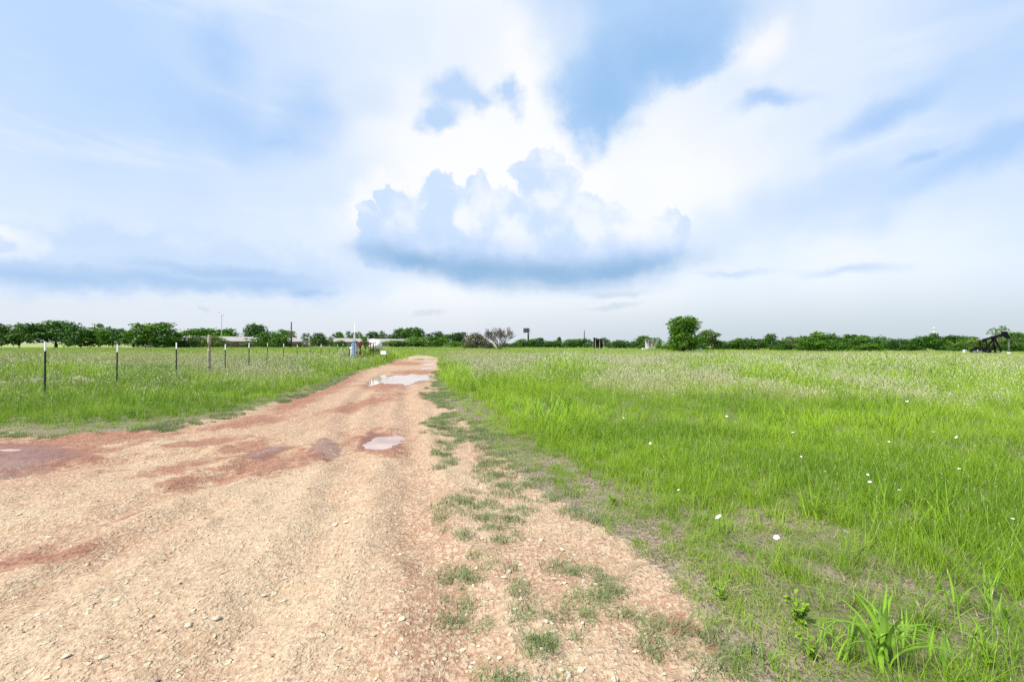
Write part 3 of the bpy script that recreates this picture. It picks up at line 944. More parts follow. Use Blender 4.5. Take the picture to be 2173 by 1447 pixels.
# ---- right thicket
G3 = 'trees of the right thicket'
for px, top, wd, d, kind, tone, lb in [
    (1528, 724, 36, 118, 'bush', 'mid', 'low bush right of the light airy tree'), (1550, 719, 34, 118, 'oak', 'deep', 'dark bush left of the thin pole in the right thicket'),
    (1568, 721, 30, 117, 'bush', 'mid', 'mid green bush left of the thin pole in the right thicket'), (1588, 722, 34, 116, 'bush', 'deep', 'dark bush right behind the thin pole of the right thicket'),
    (1610, 720, 38, 112, 'oak', 'deep', 'rounded dark bush right of the thin pole'), (1635, 715, 32, 110, 'round', 'deep', 'narrow taller tree right of the thin pole'),
    (1658, 720, 36, 106, 'bush', 'deep', 'dark bush with green strip of grass before it'), (1680, 718, 38, 106, 'oak', 'light', 'light green shrub left of the tallest part of the thicket'),
    (1700, 711, 38, 107, 'round', 'deep', 'left tree of the tallest part of the right thicket'), (1716, 722, 46, 100, 'bush', 'mid', 'bright bush in front of the tallest thicket trees'),
    (1738, 710, 46, 104, 'oak', 'mid', 'second tree of the tallest part of the right thicket'), (1762, 709, 46, 103, 'round', 'mid', 'third tree of the tallest part of the right thicket'),
    (1786, 712, 44, 103, 'round', 'deep', 'right tree of the tallest part of the right thicket'), (1752, 724, 60, 97, 'bush', 'deep', 'dark low bush under the tallest thicket trees'),
    (1812, 716, 44, 104, 'oak', 'mid', 'bush left of the pointed thicket tree'), (1836, 711, 28, 103, 'conifer', 'deep', 'pointed tree standing out of the right thicket'),
    (1838, 726, 44, 99, 'bush', 'mid', 'light bush at the foot of the pointed thicket tree'), (1860, 719, 34, 106, 'bush', 'deep', 'dark bush right of the pointed thicket tree'),
    (1877, 717, 28, 108, 'tall', 'deep', 'slender tree standing in the right thicket'), (1898, 721, 40, 106, 'bush', 'deep', None), (1920, 722, 38, 107, 'bush', 'mid', None),
    (1944, 723, 38, 107, 'bush', 'deep', None), (1962, 719, 40, 107, 'oak', 'deep', None), (1985, 714, 36, 108, 'round', 'deep', 'dense dark tree right below the far mast'),
    (2006, 722, 38, 108, 'bush', 'mid', None), (2024, 711, 52, 124, 'oak', 'deep', 'broad dark tree between the far mast and the pumpjack'), (2050, 714, 46, 126, 'round', 'deep', 'dark tree behind the rear end of the pumpjack'),
    (2034, 728, 50, 100, 'bush', 'mid', 'light bush left of the pumpjack'), (2070, 720, 60, 108, 'bush', 'light', 'wide bush behind the pumpjack counterweights'),
    (2104, 717, 62, 110, 'bush', 'light', 'wide bush seen through the pumpjack frame'), (2140, 716, 60, 106, 'bush', 'light', 'yellow green bush under the pumpjack head'),
    (2172, 705, 70, 112, 'round', 'deep', 'tall dark tree cut off by the right edge of the picture'), (2166, 728, 60, 95, 'bush', 'deep', 'dark bush cut by the right edge below the pumpjack head'),
    (2215, 706, 70, 105, 'round', 'deep', None)]:
    tree(kind, px, top, wd, d, lb or {1898: 'dark hedge bush just right of the slender thicket tree', 1920: 'lighter hedge bush second right of the slender thicket tree', 1944: 'low dark hedge bush midway from slender thicket tree to far mast', 1962: 'dark hedge bush just left of the far mast', 2006: 'lighter hedge bush just right of the far mast', 2215: 'dark tree at the very right edge behind the pumpjack'}[px], tone, G3)
tree('tall', 2126, 691, 42, 140, 'pale feathery tree above the pumpjack head', 'pale')

# ---- the big tree
b = at(1450, 730, 88)
bt = empty('broadleaf_tree', (b[0], b[1], hz(b[0], b[1]) - 0.03), 0.4, (77 * 88 / F_PX, 77 * 88 / F_PX, at(1450, 672, 88)[2]))
me, lb = crown('crown', 'big', 5, 15000, L_MID)
obj('crown', me, None, bt)
obj('trunk', trunk('trunk', 'big', 3, lb), None, bt)
tag(bt, 'big solitary full green tree standing alone at the field edge', 'tree')


# ---- bare grey tree
def bare_tree(px, top, dist, wpx):
    b = at(px, 730, dist)
    H = at(px, top, dist)[2]
    root = empty('bare_tree', (b[0], b[1], hz(b[0], b[1]) - 0.03))
    r = random.Random(4)
    tr, tw = MB(), MB()
    ends = []

    def grow(p, d, ln, rad, lev):
        q1 = p + d * ln * 0.5 + Vector((r.uniform(-.05, .05), r.uniform(-.05, .05), 0)) * ln
        q2 = p + d * ln
        (tr if lev < 2 else tw).tube([p, q1, q2], [max(rad, 0.016), max(rad * 0.8, 0.013), max(rad * 0.55, 0.009)], 5 if lev < 2 else 3, cap=False)
        ends.append(q2)
        if lev >= 4:
            return
        for k in range(4 if lev < 3 else 4):
            nd = (d + Vector((r.gauss(0, 1), r.gauss(0, 1), r.gauss(0.35, 0.5))) * (0.36 if lev else 0.42)).normalized()
            grow(p + d * ln * r.uniform(0.55, 1.0), nd, ln * r.uniform(0.55, 0.8), rad * 0.5, lev + 1)
    for k in range(7):
        a = k * 0.9 + 0.3
        d = Vector((math.cos(a) * 0.6, math.sin(a) * 0.6, 1)).normalized()
        grow(Vector((math.cos(a) * 0.12, math.sin(a) * 0.12, 0.2)), d, H * 0.34, 0.10, 0)
    tr.tube([(0, 0, -0.1), (0.03, 0, 0.5), (0.05, 0.02, H * 0.22)], [0.42, 0.33, 0.26], 9)
    mz = float(np.quantile([v[2] for v in tw.v], 0.985))
    mx = float(np.quantile([abs(v[0]) for v in tw.v], 0.97))
    kz, kx = H / mz, wpx / 2 * dist / F_PX / mx
    for m in (tr, tw):
        m.v = [(x * kx, y * kx, z * kz) for x, y, z in m.v]
    tr.build('trunk', M_TWIG, root, True)
    tw.build('twigs', M_TWIG, root)
    rr = np.random.default_rng(8)
    E = np.array([tuple(e) for e in ends]) * np.array([kx, kx, kz])
    E = E[(np.abs(E[:, 0] - 0.1) < 1.4) & (E[:, 2] < H * 0.72)]
    E = np.repeat(E, 3, 0) + rr.normal(size=(len(E) * 3, 3)) * 0.16
    N = rr.normal(size=E.shape)
    N /= np.linalg.norm(N, axis=1)[:, None]
    V, fl, lt, sh = leaf_quads(E, N, rr.uniform(0.05, 0.1, len(E)), rr.random(len(E)), rr)
    me = mesh_np('leaves', V, fl, lt, {'shade': sh})
    obj('leaves', me, L_OLIVE, root)
    tag(root, 'bare grey branched tree with little green at its heart', 'tree')


bare_tree(1060, 697, 112, 58)

# ------------------------------------------------------------------ fence
def t_post_meshes(h, tip):
    """studded T section steel post: shaft + white painted top"""
    def sec(mb, z0, z1):
        mb.box((0, 0, (z0 + z1) / 2), (0.042, 0.008, z1 - z0))
        mb.box((0, 0.0215, (z0 + z1) / 2), (0.008, 0.035, z1 - z0))
    s_ = MB()
    sec(s_, -0.25, h - tip)
    for i in range(int((h - tip) / 0.055)):
        s_.box((0, -0.0075, 0.05 + i * 0.055), (0.014, 0.007, 0.022))
    t_ = MB()
    sec(t_, h - tip + 0.001, h)
    for i in range(3):
        t_.box((0, -0.0075, h - tip + 0.04 + i * tip / 3.4), (0.014, 0.007, 0.022))
    return s_, t_


POSTS = [(95, 725, 13.2, 0, 'nearest white tipped steel fence post at the far left'), (248, 731, 16.2, 0.01, 'second white tipped fence post from the left'),
         (374, 727, 19.3, 0.0, 'third white tipped fence post from the left'), (478, 730.5, 22.5, 0.0, 'white tipped fence post just right of the thick wooden post'),
         (528, 728, 26.5, 0.01, 'white tipped fence post below the white gabled house'), (566, 727.5, 31.0, 0.035, 'right leaning white tipped fence post before the large dark bush'),
         (601, 729, 35.5, 0.025, 'slightly leaning fence post left of the tall dark pole'), (631, 731, 40.0, 0, 'white tipped fence post beside the small white box'),
         (681, 730.5, 44.0, 0.02, 'fence post right of the thin wooden post'), (699, 732, 47.5, 0, 'second last fence post before the white rock'), (716, 731, 51.0, 0.02, 'fence post above the flat white rock'),
         (728, 729, 53.5, 0, 'last fence post left of the blue cabinet')]
for px, top, d, lean, lb in POSTS:
    b = at(px, 730, d)
    z0 = hz(b[0], b[1])
    h = at(px, top, d)[2] - z0
    root = empty('fence_post', (b[0], b[1], z0), random.uniform(-0.4, 0.4))
    root.rotation_euler[1] = lean
    s_, t_ = t_post_meshes(h, 0.27)
    s_.build('shaft', M_GREENPOST, root)
    t_.build('tip', M_WHITE, root)
    tag(root, lb, 'fence post', 'steel posts of the field fence')


def wood_post(px, top, d, rad, lb):
    b = at(px, 730, d)
    z0 = hz(b[0], b[1])
    h = at(px, top, d)[2] - z0
    mb = MB()
    r = random.Random(px)
    mb.tube([(r.uniform(-.01, .01), r.uniform(-.01, .01), -0.25 + (h + 0.25) * i / 6) for i in range(7)], [rad * r.uniform(0.92, 1.06) for _ in range(7)], 12)
    o = mb.build('wooden_post', M_WOODPOST, None, False)
    o.location = (b[0], b[1], z0)
    tag(o, lb, 'fence post')


wood_post(444, 710, 21.0, 0.072, 'thick pale wooden post standing taller than the steel posts')
wood_post(657, 712, 42.0, 0.07, 'thin far wooden post between steel fence posts')
# top rail between the last posts
a_, b_ = at(699, 734, 47.5), at(741, 733.5, 40.0)
rail = MB()
rail.tube([a_, (a_ + b_) / 2 + np.array([0, 0, -0.02]), b_], 0.018, 6)
tag(rail.build('fence_wire', M_GREENPOST, None, True), 'thin dark rail strung from the last fence posts to the cabinet', 'rail')

# ------------------------------------------------------------------ poles, lamp, billboard, mast
def ground_at(px, d):
    b = at(px, 730, d)
    return b[0], b[1], hz(b[0], b[1])


def pole(px, top, d, rad, lb, m, arms=False, name='utility_pole', cat='pole'):
    x, y, z0 = ground_at(px, d)
    h = at(px, top, d)[2] - z0
    root = empty(name, (x, y, z0))
    MB().tube([(0, 0, -0.3), (0, 0, h * 0.5), (0, 0, h)], [rad, rad * 0.85, rad * 0.7], 9).build('pole', m, root, True)
    if arms:
        ca_ = MB().box((0, 0, h * 0.93), (1.1, 0.1, 0.12)).build('crossarm', m, root)
        for s in (-1, 0, 1):
            MB().tube([(s * 0.45, 0, h * 0.93 + 0.06), (s * 0.45, 0, h * 0.93 + 0.3)], 0.05, 6).build('insulator', M_STEEL, ca_)
    else:
        MB().tube([(0, 0, h), (0, 0, h + 0.12)], [rad * 0.75, rad * 0.3], 8).build('cap', M_STEEL, root)
    tag(root, lb, cat)


pole(618, 683, 150, 0.28, 'tall plain dark wooden pole in front of the barn', M_DARKWOOD)
pole(1240, 701, 185, 0.28, 'lone dark utility pole left of the dark leaning shed', M_DARKWOOD)
pole(1595, 712, 180, 0.2, 'thin pole sticking up behind the right thicket', M_DARKWOOD)

x, y, z0 = ground_at(470, 152)
lh = at(470, 664, 152)[2] - z0
lamp = empty('street_lamp', (x, y, z0))
MB().tube([(0, 0, -0.2), (0, 0, 1.2), (0, 0, lh - 1.6), (-0.12, 0, lh - 0.6), (-0.25, 0, lh - 0.1)], [0.16, 0.13, 0.10, 0.08, 0.07], 8).build('pole', M_STEEL, lamp, True)
arm_ = MB().tube([(-0.25, 0, lh - 0.1), (-0.55, 0, lh + 0.02), (-0.8, 0, lh + 0.02)], [0.07, 0.06, 0.05], 7).build('arm', M_STEEL, lamp, True)
MB().box((-0.75, 0, lh - 0.02), (0.55, 0.28, 0.14)).build('lamp_head', M_STEEL, arm_)
arm_ = MB().tube([(0, 0, lh - 1.2), (0.35, 0, lh - 0.9), (0.7, 0, lh - 0.7)], [0.06, 0.05, 0.04], 6).build('arm', M_STEEL, lamp, True)
MB().box((0.65, 0, lh - 0.72), (0.4, 0.22, 0.12)).build('lamp_head', M_STEEL, arm_)
tag(lamp, 'tall grey street lamp with curved top above the barn roof', 'street lamp')

x, y, z0 = ground_at(1121, 380)
zt, zb, zc = at(1117, 697, 380)[2] - z0, at(1117, 706, 380)[2] - z0, at(1117, 707.5, 380)[2] - z0
bb = empty('billboard', (x, y, z0))
k = 380 / F_PX
MB().tube([(0, 0, -0.5), (0, 0, zt - 0.4)], [0.75, 0.62], 14).build('pole', M_SIGNGREY, bb, True)
pan_ = MB().beam((-10.2 * k, -1.5, (zt + zb) / 2), (1.6 * k, -5.0, (zt + zb) / 2), 0.35, zt - zb).build('panel', M_SIGNGREY, bb)
for s in range(4):
    f = s / 3
    px_, py_ = -10.2 * k + f * 11.8 * k, -1.5 - 3.5 * f
    MB().box((px_, py_ - 0.4, (zt + zb) / 2 + 0.2), (0.25, 0.3, zt - zb + 0.9)).build('stringer', M_SIGNGREY, pan_)
MB().beam((-10.9 * k, -2.2, zc), (2.2 * k, -6.0, zc), 0.9, 0.16).build('catwalk', M_STEEL, bb)
for s in range(3):
    MB().beam((1.0 * k, 1.0, zb + (zt - zb) * (0.3 + 0.25 * s)), (7.2 * k, 6.0, zb + (zt - zb) * (0.3 + 0.25 * s)), 0.14, 0.14).build('frame_bar', M_STEEL, bb)
tag(bb, 'billboard with dark unlit back on a single pole above the hedge', 'billboard')

x, y, z0 = ground_at(1982, 420)
mh, m0 = at(1982, 698, 420)[2] - z0, 0
ms_o = empty('mast', (x, y, z0))
for s in range(3):
    a = s * 2.094
    MB().tube([(0.55 * math.cos(a), 0.55 * math.sin(a), -0.3), (0.4 * math.cos(a), 0.4 * math.sin(a), mh)], 0.13, 6).build('leg', M_WHITE, ms_o)
br = MB()
for i in range(9):
    za, zb_ = mh * i / 9, mh * (i + 1) / 9
    for s in range(3):
        a, b2 = s * 2.094, (s + 1) * 2.094
        br.tube([(0.5 * math.cos(a), 0.5 * math.sin(a), za), (0.48 * math.cos(b2), 0.48 * math.sin(b2), zb_)], 0.05, 4)
br.build('bracing', M_WHITE, ms_o)
MB().tube([(0, 0, mh), (0, 0, mh + 0.7), (0, 0, mh + 1.2)], [1.3, 1.3, 1.0], 14).build('lamp_ring', M_STEEL, ms_o)
tag(ms_o, 'distant white mast with a ring on top above the right thicket', 'mast')

# ------------------------------------------------------------------ buildings
def barn(s0, s1, lb):
    """long low shed on the line that runs away to the right behind the left trees"""
    A, B = np.array([-111.0, 157.0]), np.array([-60.0, 245.0])
    p0, p1 = A + (B - A) * s0, A + (B - A) * s1
    L = float(np.linalg.norm(p1 - p0))
    ang = math.atan2(p1[1] - p0[1], p1[0] - p0[0])
    root = empty('barn', (p0[0], p0[1], 0.0), ang)
    W, ev, rd = 10.0, 2.3, 4.0
    wl = MB()
    wl.box((L / 2, 0, ev / 2 - 0.1), (L, 0.15, ev + 0.2))
    wl.box((L / 2, W, ev / 2 - 0.1), (L, 0.15, ev + 0.2))
    for xx in (0, L):
        wl.prism([(0, -0.2), (W, -0.2), (W, ev), (W / 2, rd - 0.08), (0, ev)], 0, 0.15)
        n_ = 10
        wl.v[-n_:] = [(xx - 0.075 + q_[1], q_[0], q_[2]) for q_ in wl.v[-n_:]]
    wl.build('wall', M_BARNWALL, root)
    for sgn in (0, 1):
        rf = MB()
        y0_, y1_ = (-0.5, W / 2) if sgn == 0 else (W + 0.5, W / 2)
        ze = ev - 0.06
        vs = [(-0.4, y0_, ze), (L + 0.4, y0_, ze), (L + 0.4, y1_, rd), (-0.4, y1_, rd)]
        rf.add(vs + [(a, b, c + 0.07) for a, b, c in vs], [(0, 3, 2, 1), (4, 5, 6, 7), (0, 1, 5, 4), (1, 2, 6, 5), (2, 3, 7, 6), (3, 0, 4, 7)])
        rf.build('roof', M_ROOF, root)
    pm = None
    for i in range(int(L / 5) + 1):
        if pm is None:
            pm = MB().box((0, -0.1, ev / 2), (0.22, 0.1, ev)).mesh('post')
            pm.materials.append(M_WOODPOST)
        o = obj('post', pm, None, root)
        o.location = (i * 5.0 + 0.3, -0.05, -0.05)
    tag(root, lb, 'barn')


barn(-0.1, 0.42, 'long low barn with pale metal roof behind the left trees')
barn(0.52, 1.35, 'farther long low barn behind the white tank and rusty pipes')


def house(px0, px1, top, eave, d, lb, roofm, wallm, ry=0.0):
    xa, xb = at(px0, 730, d), at(px1, 730, d)
    L = xb[0] - xa[0]
    zt, ze = at(px0, top, d)[2], at(px0, eave, d)[2]
    root = empty('house', ((xa[0] + xb[0]) / 2, d, 0.0), ry)
    W = 8.0
    wl = MB()
    for (cx_, cy_, sx_, sy_) in ((0, 0, L, 0.15), (0, W, L, 0.15), (-L / 2, W / 2, 0.15, W - 0.16), (L / 2, W / 2, 0.15, W - 0.16)):
        wl.box((cx_, cy_, ze / 2 - 0.1), (sx_, sy_, ze + 0.2))
    wl.build('wall', wallm, root)
    for sgn in (0, 1):
        y0_, y1_ = (-0.6, W / 2) if sgn == 0 else (W + 0.6, W / 2)
        vs = [(-L / 2 - 0.4, y0_, ze), (L / 2 + 0.4, y0_, ze), (L / 2 + 0.4, y1_, zt), (-L / 2 - 0.4, y1_, zt)]
        MB().add(vs + [(a, b, c + 0.1) for a, b, c in vs], [(0, 3, 2, 1), (4, 5, 6, 7), (0, 1, 5, 4), (1, 2, 6, 5), (2, 3, 7, 6), (3, 0, 4, 7)]).build('roof', roofm, root)
    for s in (-0.28, 0.22):
        MB().box((s * L, -0.12, ze * 0.55), (1.2, 0.1, 1.1)).build('window', M_SIGNGREY, root)
    gb = MB()
    for s in (-1, 1):
        gb.prism([(0, ze), (W, ze), (W / 2, zt - 0.05)], 0, 0.12)
        gb.v[-6:] = [(s * L / 2 - 0.06 + q_[1], q_[0], q_[2]) for q_ in gb.v[-6:]]
    gb.build('gable', wallm, root)
    tag(root, lb, 'house')


house(519, 552, 709.5, 717, 262, 'white house with pale grey gabled roof behind the barn', M_ROOF2, M_WHITE, 0.12)
house(590, 616, 711, 716, 275, 'far pale roofed house left of the tall dark pole', M_ROOF, M_BARNWALL)
house(1192, 1212, 724, 729, 260, 'small far pale house showing over the middle hedge', M_ROOF2, M_WHITE)


def lean_shed(px0, px1, ytop, ylow, d, lb, roofm, wallm, postm, wall):
    xa, xb = at(px0, 730, d), at(px1, 730, d)
    x0, z0 = (xa[0] + xb[0]) / 2, hz(xa[0], d)
    L = xb[0] - xa[0]
    za, zb_ = at(px0, ytop, d)[2] - z0, at(px1, ylow, d)[2] - z0
    root = empty('lean_to_shed', (x0, d, z0))
    W = 3.2
    vs = [(-L / 2 - 0.15, -0.2, za), (L / 2 + 0.15, -0.2, zb_), (L / 2 + 0.15, W + 0.2, zb_), (-L / 2 - 0.15, W + 0.2, za)]
    MB().add(vs + [(a, b, c + 0.14) for a, b, c in vs], [(0, 3, 2, 1), (4, 5, 6, 7), (0, 1, 5, 4), (1, 2, 6, 5), (2, 3, 7, 6), (3, 0, 4, 7)]).build('roof', roofm, root)
    for f in (0.03, 0.5, 0.97):
        for yy in (0.05, W):
            zz = za + (zb_ - za) * f
            MB().box((-L / 2 + f * L, yy, zz / 2 - 0.12), (0.11, 0.11, zz + 0.1)).build('post', postm, root)
    if wall:
        MB().prism([(-L / 2, 0.0), (L / 2, 0.0), (L / 2, zb_ - 0.06), (-L / 2, za - 0.06)], W - 0.25, W - 0.15).build('back_wall', wallm, root)
    tag(root, lb, 'shed')


lean_shed(1263, 1282, 717.5, 723.5, 140, 'dark leaning shed with sloping roof on pale posts', M_SHED, M_SHED, M_WOODPOST, True)
lean_shed(1376, 1389, 720.5, 730, 128, 'pale leaning shed with pinkish roof sloping down to the right', M_PINKROOF, M_PALEBLUE, M_WOODPOST, True)


def crate(px, py0, py1, wpx, d, lb, name, m, cat):
    x, y, z0 = ground_at(px, d)
    h = (py1 - py0) * d / F_PX + 0.15
    wd = wpx * d / F_PX
    root = empty(name, (x, y, z0), 0.25)
    MB().box((0, 0, h * 0.45 - 0.04), (wd, wd * 0.8, h * 0.9)).build('body', m, root)
    MB().box((0, 0, h * 0.9 + 0.0), (wd * 1.06, wd * 0.86, h * 0.1)).build('lid', m, root)
    tag(root, lb, cat)


crate(1366, 739, 742, 6, 122, 'left one of two white boxes before the pale leaning shed', 'storage_box', M_WHITE, 'box')
crate(1373.5, 739, 742, 4, 122, 'right smaller one of two white boxes before the pale leaning shed', 'storage_box', M_WHITE, 'box')
crate(1486, 739, 746, 5, 90, 'upright white box right of the big solitary tree', 'storage_box', M_WHITE, 'box')
crate(2047, 744, 751, 5, 82, 'small white cabinet left of the pumpjack', 'cabinet', M_PALEBLUE, 'cabinet')
crate(2141, 749.5, 752, 4.5, 79, 'low white box on the ground below the pumpjack head', 'storage_box', M_WHITE, 'box')
crate(634, 761, 768, 7, 39, 'small white concrete box at the foot of a fence post', 'utility_box', M_CONC, 'box')

# ------------------------------------------------------------------ pumpjack
def pumpjack():
    d = 80.0
    k = d / F_PX
    ox, oy, oz = ground_at(2098, d)
    root = empty('pumpjack', (ox, oy, oz), 0)
    Z = lambda py: at(2098, py, d)[2] - oz
    X = lambda px: (px - 2098) * k
    hw = 0.55
    sk = MB()
    for s in (-1, 1):
        sk.box((X(2093), s * hw, 0.22), (X(2121) - X(2066), 0.16, 0.2))
    for px in (2070, 2085, 2100, 2117):
        sk.box((X(px), 0, 0.22), (0.14, 2 * hw - 0.17, 0.18))
    sk_o = sk.build('skid', M_BLACK, root)
    MB().box((X(2090), 0, 0.06), (X(2118) - X(2070), 2.0, 0.16)).build('concrete_pad', M_CONC, root)
    apex = (X(2109.5), 0, Z(719.5))
    for s in (-1, 1):
        MB().beam((X(2119), s * hw, 0.25), (apex[0], s * 0.16, apex[2]), 0.22, 0.2).build('post_leg', M_BLACK, root)
        MB().beam((X(2094), s * hw, 0.3), (apex[0], s * 0.16, apex[2] - 0.1), 0.2, 0.17).build('post_leg', M_BLACK, root)
    MB().tube([(apex[0], -0.35, apex[2] + 0.05), (apex[0], 0.35, apex[2] + 0.05)], 0.13, 12).build('saddle_bearing', M_BLACK, root)
    MB().beam((X(2114.5), -0.3, Z(735)), (X(2114.5), 0.3, Z(735)), 0.08, 0.08).build('brace', M_BLACK, root)
    MB().beam((X(2086), 0, Z(721.5)), (X(2128), 0, Z(710.5)), 0.24, 0.34).build('walking_beam', M_BLACK, root)
    hh = [(X(2125.5), Z(712)), (X(2126), Z(706)), (X(2128.5), Z(703)), (X(2132), Z(703)), (X(2136), Z(706)), (X(2139.5), Z(710.5)), (X(2141.5), Z(715)), (X(2140.8), Z(718)), (X(2138), Z(718.5)), (X(2132), Z(714.5))]
    head_ = MB().prism(hh, -0.17, 0.17).build('horse_head', M_BLACK, root)
    MB().box((X(2086), 0, Z(724)), (0.22, 1.2, 0.24)).build('equalizer', M_BLACK, root)
    MB().beam((X(2087.5), 0, Z(719.5)), (X(2085.5), 0, Z(726)), 0.25, 0.25).build('tail_bearing', M_BLACK, root)
    for s in (-1, 1):
        MB().beam((X(2086), s * 0.58, Z(724)), (X(2088.5), s * 0.58, Z(744)), 0.13, 0.12).build('pitman_arm', M_BLACK, root)
        cw = [(X(2063.5), Z(745)), (X(2066), Z(741.5)), (X(2076), Z(736.5)), (X(2084), Z(737)), (X(2091), Z(741)), (X(2091), Z(746)), (X(2084), Z(748)), (X(2068), Z(747.5))]
        MB().prism(cw, s * 0.46 - 0.09, s * 0.46 + 0.09).build('counterweight', M_BLACK, root)
    MB().box((X(2091), 0, Z(744.5)), (X(2097) - X(2085), 0.7, Z(740) - Z(749))).build('gearbox', M_BLACK, root)
    MB().tube([(X(2088.5), -0.62, Z(744)), (X(2088.5), 0.62, Z(744))], 0.09, 10).build('crank_shaft', M_STEEL, root)
    MB().tube([(X(2073), 0.1, 0.55), (X(2073), 0.45, 0.55)], 0.26, 14).build('motor', M_BLACK, root)
    MB().prism([(X(2068), 0.35), (X(2070), 0.75), (X(2092), 1.0), (X(2095), 0.6), (X(2092), 0.35)], 0.62, 0.72).build('belt_guard', M_BLACK, root)
    for px, py in ((2066.5, 743.5), (2118, 747)):
        MB().box((X(px), -hw - 0.12, Z(py)), (0.14, 0.05, 0.12)).build('sign_plate', M_WHITE, sk_o)
    bx_ = X(2141)
    for s in (-1, 1):
        MB().tube([(bx_, s * 0.07, Z(717)), (bx_, s * 0.07, Z(735))], 0.014, 5).build('bridle_cable', M_STEEL, head_)
    MB().box((bx_, 0, Z(735)), (0.1, 0.26, 0.07)).build('carrier_bar', M_STEEL, head_)
    MB().tube([(bx_, 0, Z(735)), (bx_, 0, 0.5)], 0.02, 6).build('polished_rod', M_STEEL, root)
    MB().tube([(bx_, 0, -0.1), (bx_, 0, 0.3), (bx_, 0, 0.31), (bx_, 0, 0.55)], [0.14, 0.14, 0.09, 0.08], 10).build('wellhead', M_BLACK, root)
    rl = MB()
    for px in range(2050, 2070, 3):
        rl.box((X(px), -1.2, 0.25), (0.05, 0.05, 0.5))
    rl.box((X(2059.5), -1.2, 0.5), (X(2069) - X(2050), 0.05, 0.05))
    rl.build('guard_rail', M_STEEL, root)
    tag(root, 'black oil pumpjack with raised head at the far right of the field', 'pumpjack')


pumpjack()

# ------------------------------------------------------------------ well equipment by the road
def EQ(px, py, d):
    return at(px, py, d)


de = 37.0
ke = de / F_PX


def eq_root(name, px, d=de, rz=0.0):
    x, y, z0 = ground_at(px, d)
    r_ = empty(name, (x, y, z0), rz)
    return r_, (lambda py: at(px, py, d)[2] - z0), d / F_PX


r_, Z, k = eq_root('cabinet', 752.5)
MB().box((0, 0, (Z(724) + 0.1) / 2), (8.6 * k, 0.3, Z(724) - 0.1)).build('body', M_BLUE, r_)
dr_ = MB().box((-1.6 * k, -0.165, (Z(724) + 0.1) / 2), (4.6 * k, 0.03, (Z(724) - 0.1) * 0.9)).build('door', M_BLUE, r_)
MB().box((0.1 * k, -0.19, 0.6), (0.025, 0.03, 0.12)).build('handle', M_STEEL, dr_)
MB().box((5.4 * k, 0.02, Z(737)), (2.0 * k, 0.26, Z(728) - Z(745))).build('side_box', M_PALEBLUE, r_)
MB().box((-5.2 * k, 0.02, Z(741)), (1.7 * k, 0.22, Z(727) - Z(750))).build('side_box', M_PALEBLUE, r_)
MB().box((0, 0, Z(723.4)), (10 * k, 0.4, 0.05)).build('lid', M_PALEBLUE, r_)
MB().box((0, 0, 0.04), (11 * k, 0.42, 0.16)).build('base', M_CONC, r_)
tag(r_, 'faded blue upright equipment cabinet beside the rusty pipes', 'cabinet')

r_, Z, k = eq_root('mast', 752.5, de + 0.45)
MB().tube([(0, 0, -0.2), (0, 0, Z(712)), (0, 0, Z(711.5)), (0, 0, Z(683))], [0.05, 0.045, 0.03, 0.016], 8).build('pole', M_STEEL, r_, True)
MB().box((0, -0.05, Z(717)), (0.16, 0.1, Z(709) - Z(724))).build('junction_box', M_STEEL, r_)
tag(r_, 'thin steel mast rising behind the blue cabinet', 'mast')

r_, Z, k = eq_root('sign_post', 741.5, de - 0.6)
MB().box((0, 0, Z(727) / 2 - 0.1), (0.07, 0.07, Z(727) + 0.2)).build('post', M_DARKWOOD, r_)
MB().box((3.2 * k, -0.05, Z(738)), (4.6 * k, 0.05, 0.16)).build('plate', M_WHITE, r_)
MB().box((3.2 * k, -0.02, Z(750)), (0.05, 0.05, Z(740) * 1.0)).build('white_stake', M_WHITE, r_)
tag(r_, 'dark post with small white plate left of the blue cabinet', 'post')

r_, Z, k = eq_root('pipe_manifold', 764)
sp_ = MB().tube([(0, 0, -0.1), (0, 0, Z(747)), (0, 0, Z(746.5)), (0, 0, Z(725))], [0.10, 0.09, 0.075, 0.075], 12).build('standpipe', M_RUST, r_, True)
for zz, rr_ in ((Z(748), 0.16), (Z(736), 0.13), (Z(727), 0.15)):
    MB().tube([(0, 0, zz - 0.03), (0, 0, zz + 0.03)], rr_, 14).build('flange', M_RUST, sp_)
vb_ = MB().box((-0.02, 0, Z(731)), (0.30, 0.26, 0.24)).build('valve_body', M_RUST, r_)
hwm = MB()
pts = [(-0.02 + 0.17 * math.cos(t * 0.5236), -0.25, Z(731) + 0.17 * math.sin(t * 0.5236)) for t in range(13)]
hwm.tube(pts, 0.016, 6, cap=False)
hwm.tube([(-0.02, -0.1, Z(731)), (-0.02, -0.26, Z(731))], 0.02, 6)
for t in range(3):
    hwm.tube([pts[t * 2], pts[t * 2 + 6]], 0.011, 5)
hwm.build('hand_wheel', M_RUST, vb_)
MB().tube([(-0.36, 0, Z(726)), (0, 0, Z(726)), (22 * k, 0.1, Z(726.5))], 0.045, 10).build('header_pipe', M_BROWNPIPE, r_, True)
MB().tube([(3 * k, 0.06, Z(729)), (22 * k, 0.16, Z(729.5))], 0.03, 8).build('header_pipe', M_BROWNPIPE, r_, True)
for dx, low in ((8, 738), (12, 741), (14.5, 737), (18, 740), (21.5, 752)):
    dp_ = MB().tube([(dx * k, 0.08, Z(727)), (dx * k, 0.08, Z(low))], 0.032, 8).build('drop_pipe', M_BROWNPIPE, r_, True)
    MB().box((dx * k, 0.08, Z(730)), (0.13, 0.13, 0.13)).build('valve', M_BROWNPIPE, dp_)
MB().tube([(10 * k, 0.1, Z(727)), (10 * k, 0.1, -0.1)], 0.025, 6).build('support', M_BROWNPIPE, r_)
tag(r_, 'rusty red pipe manifold with valves between cabinet and white tank', 'pipes')

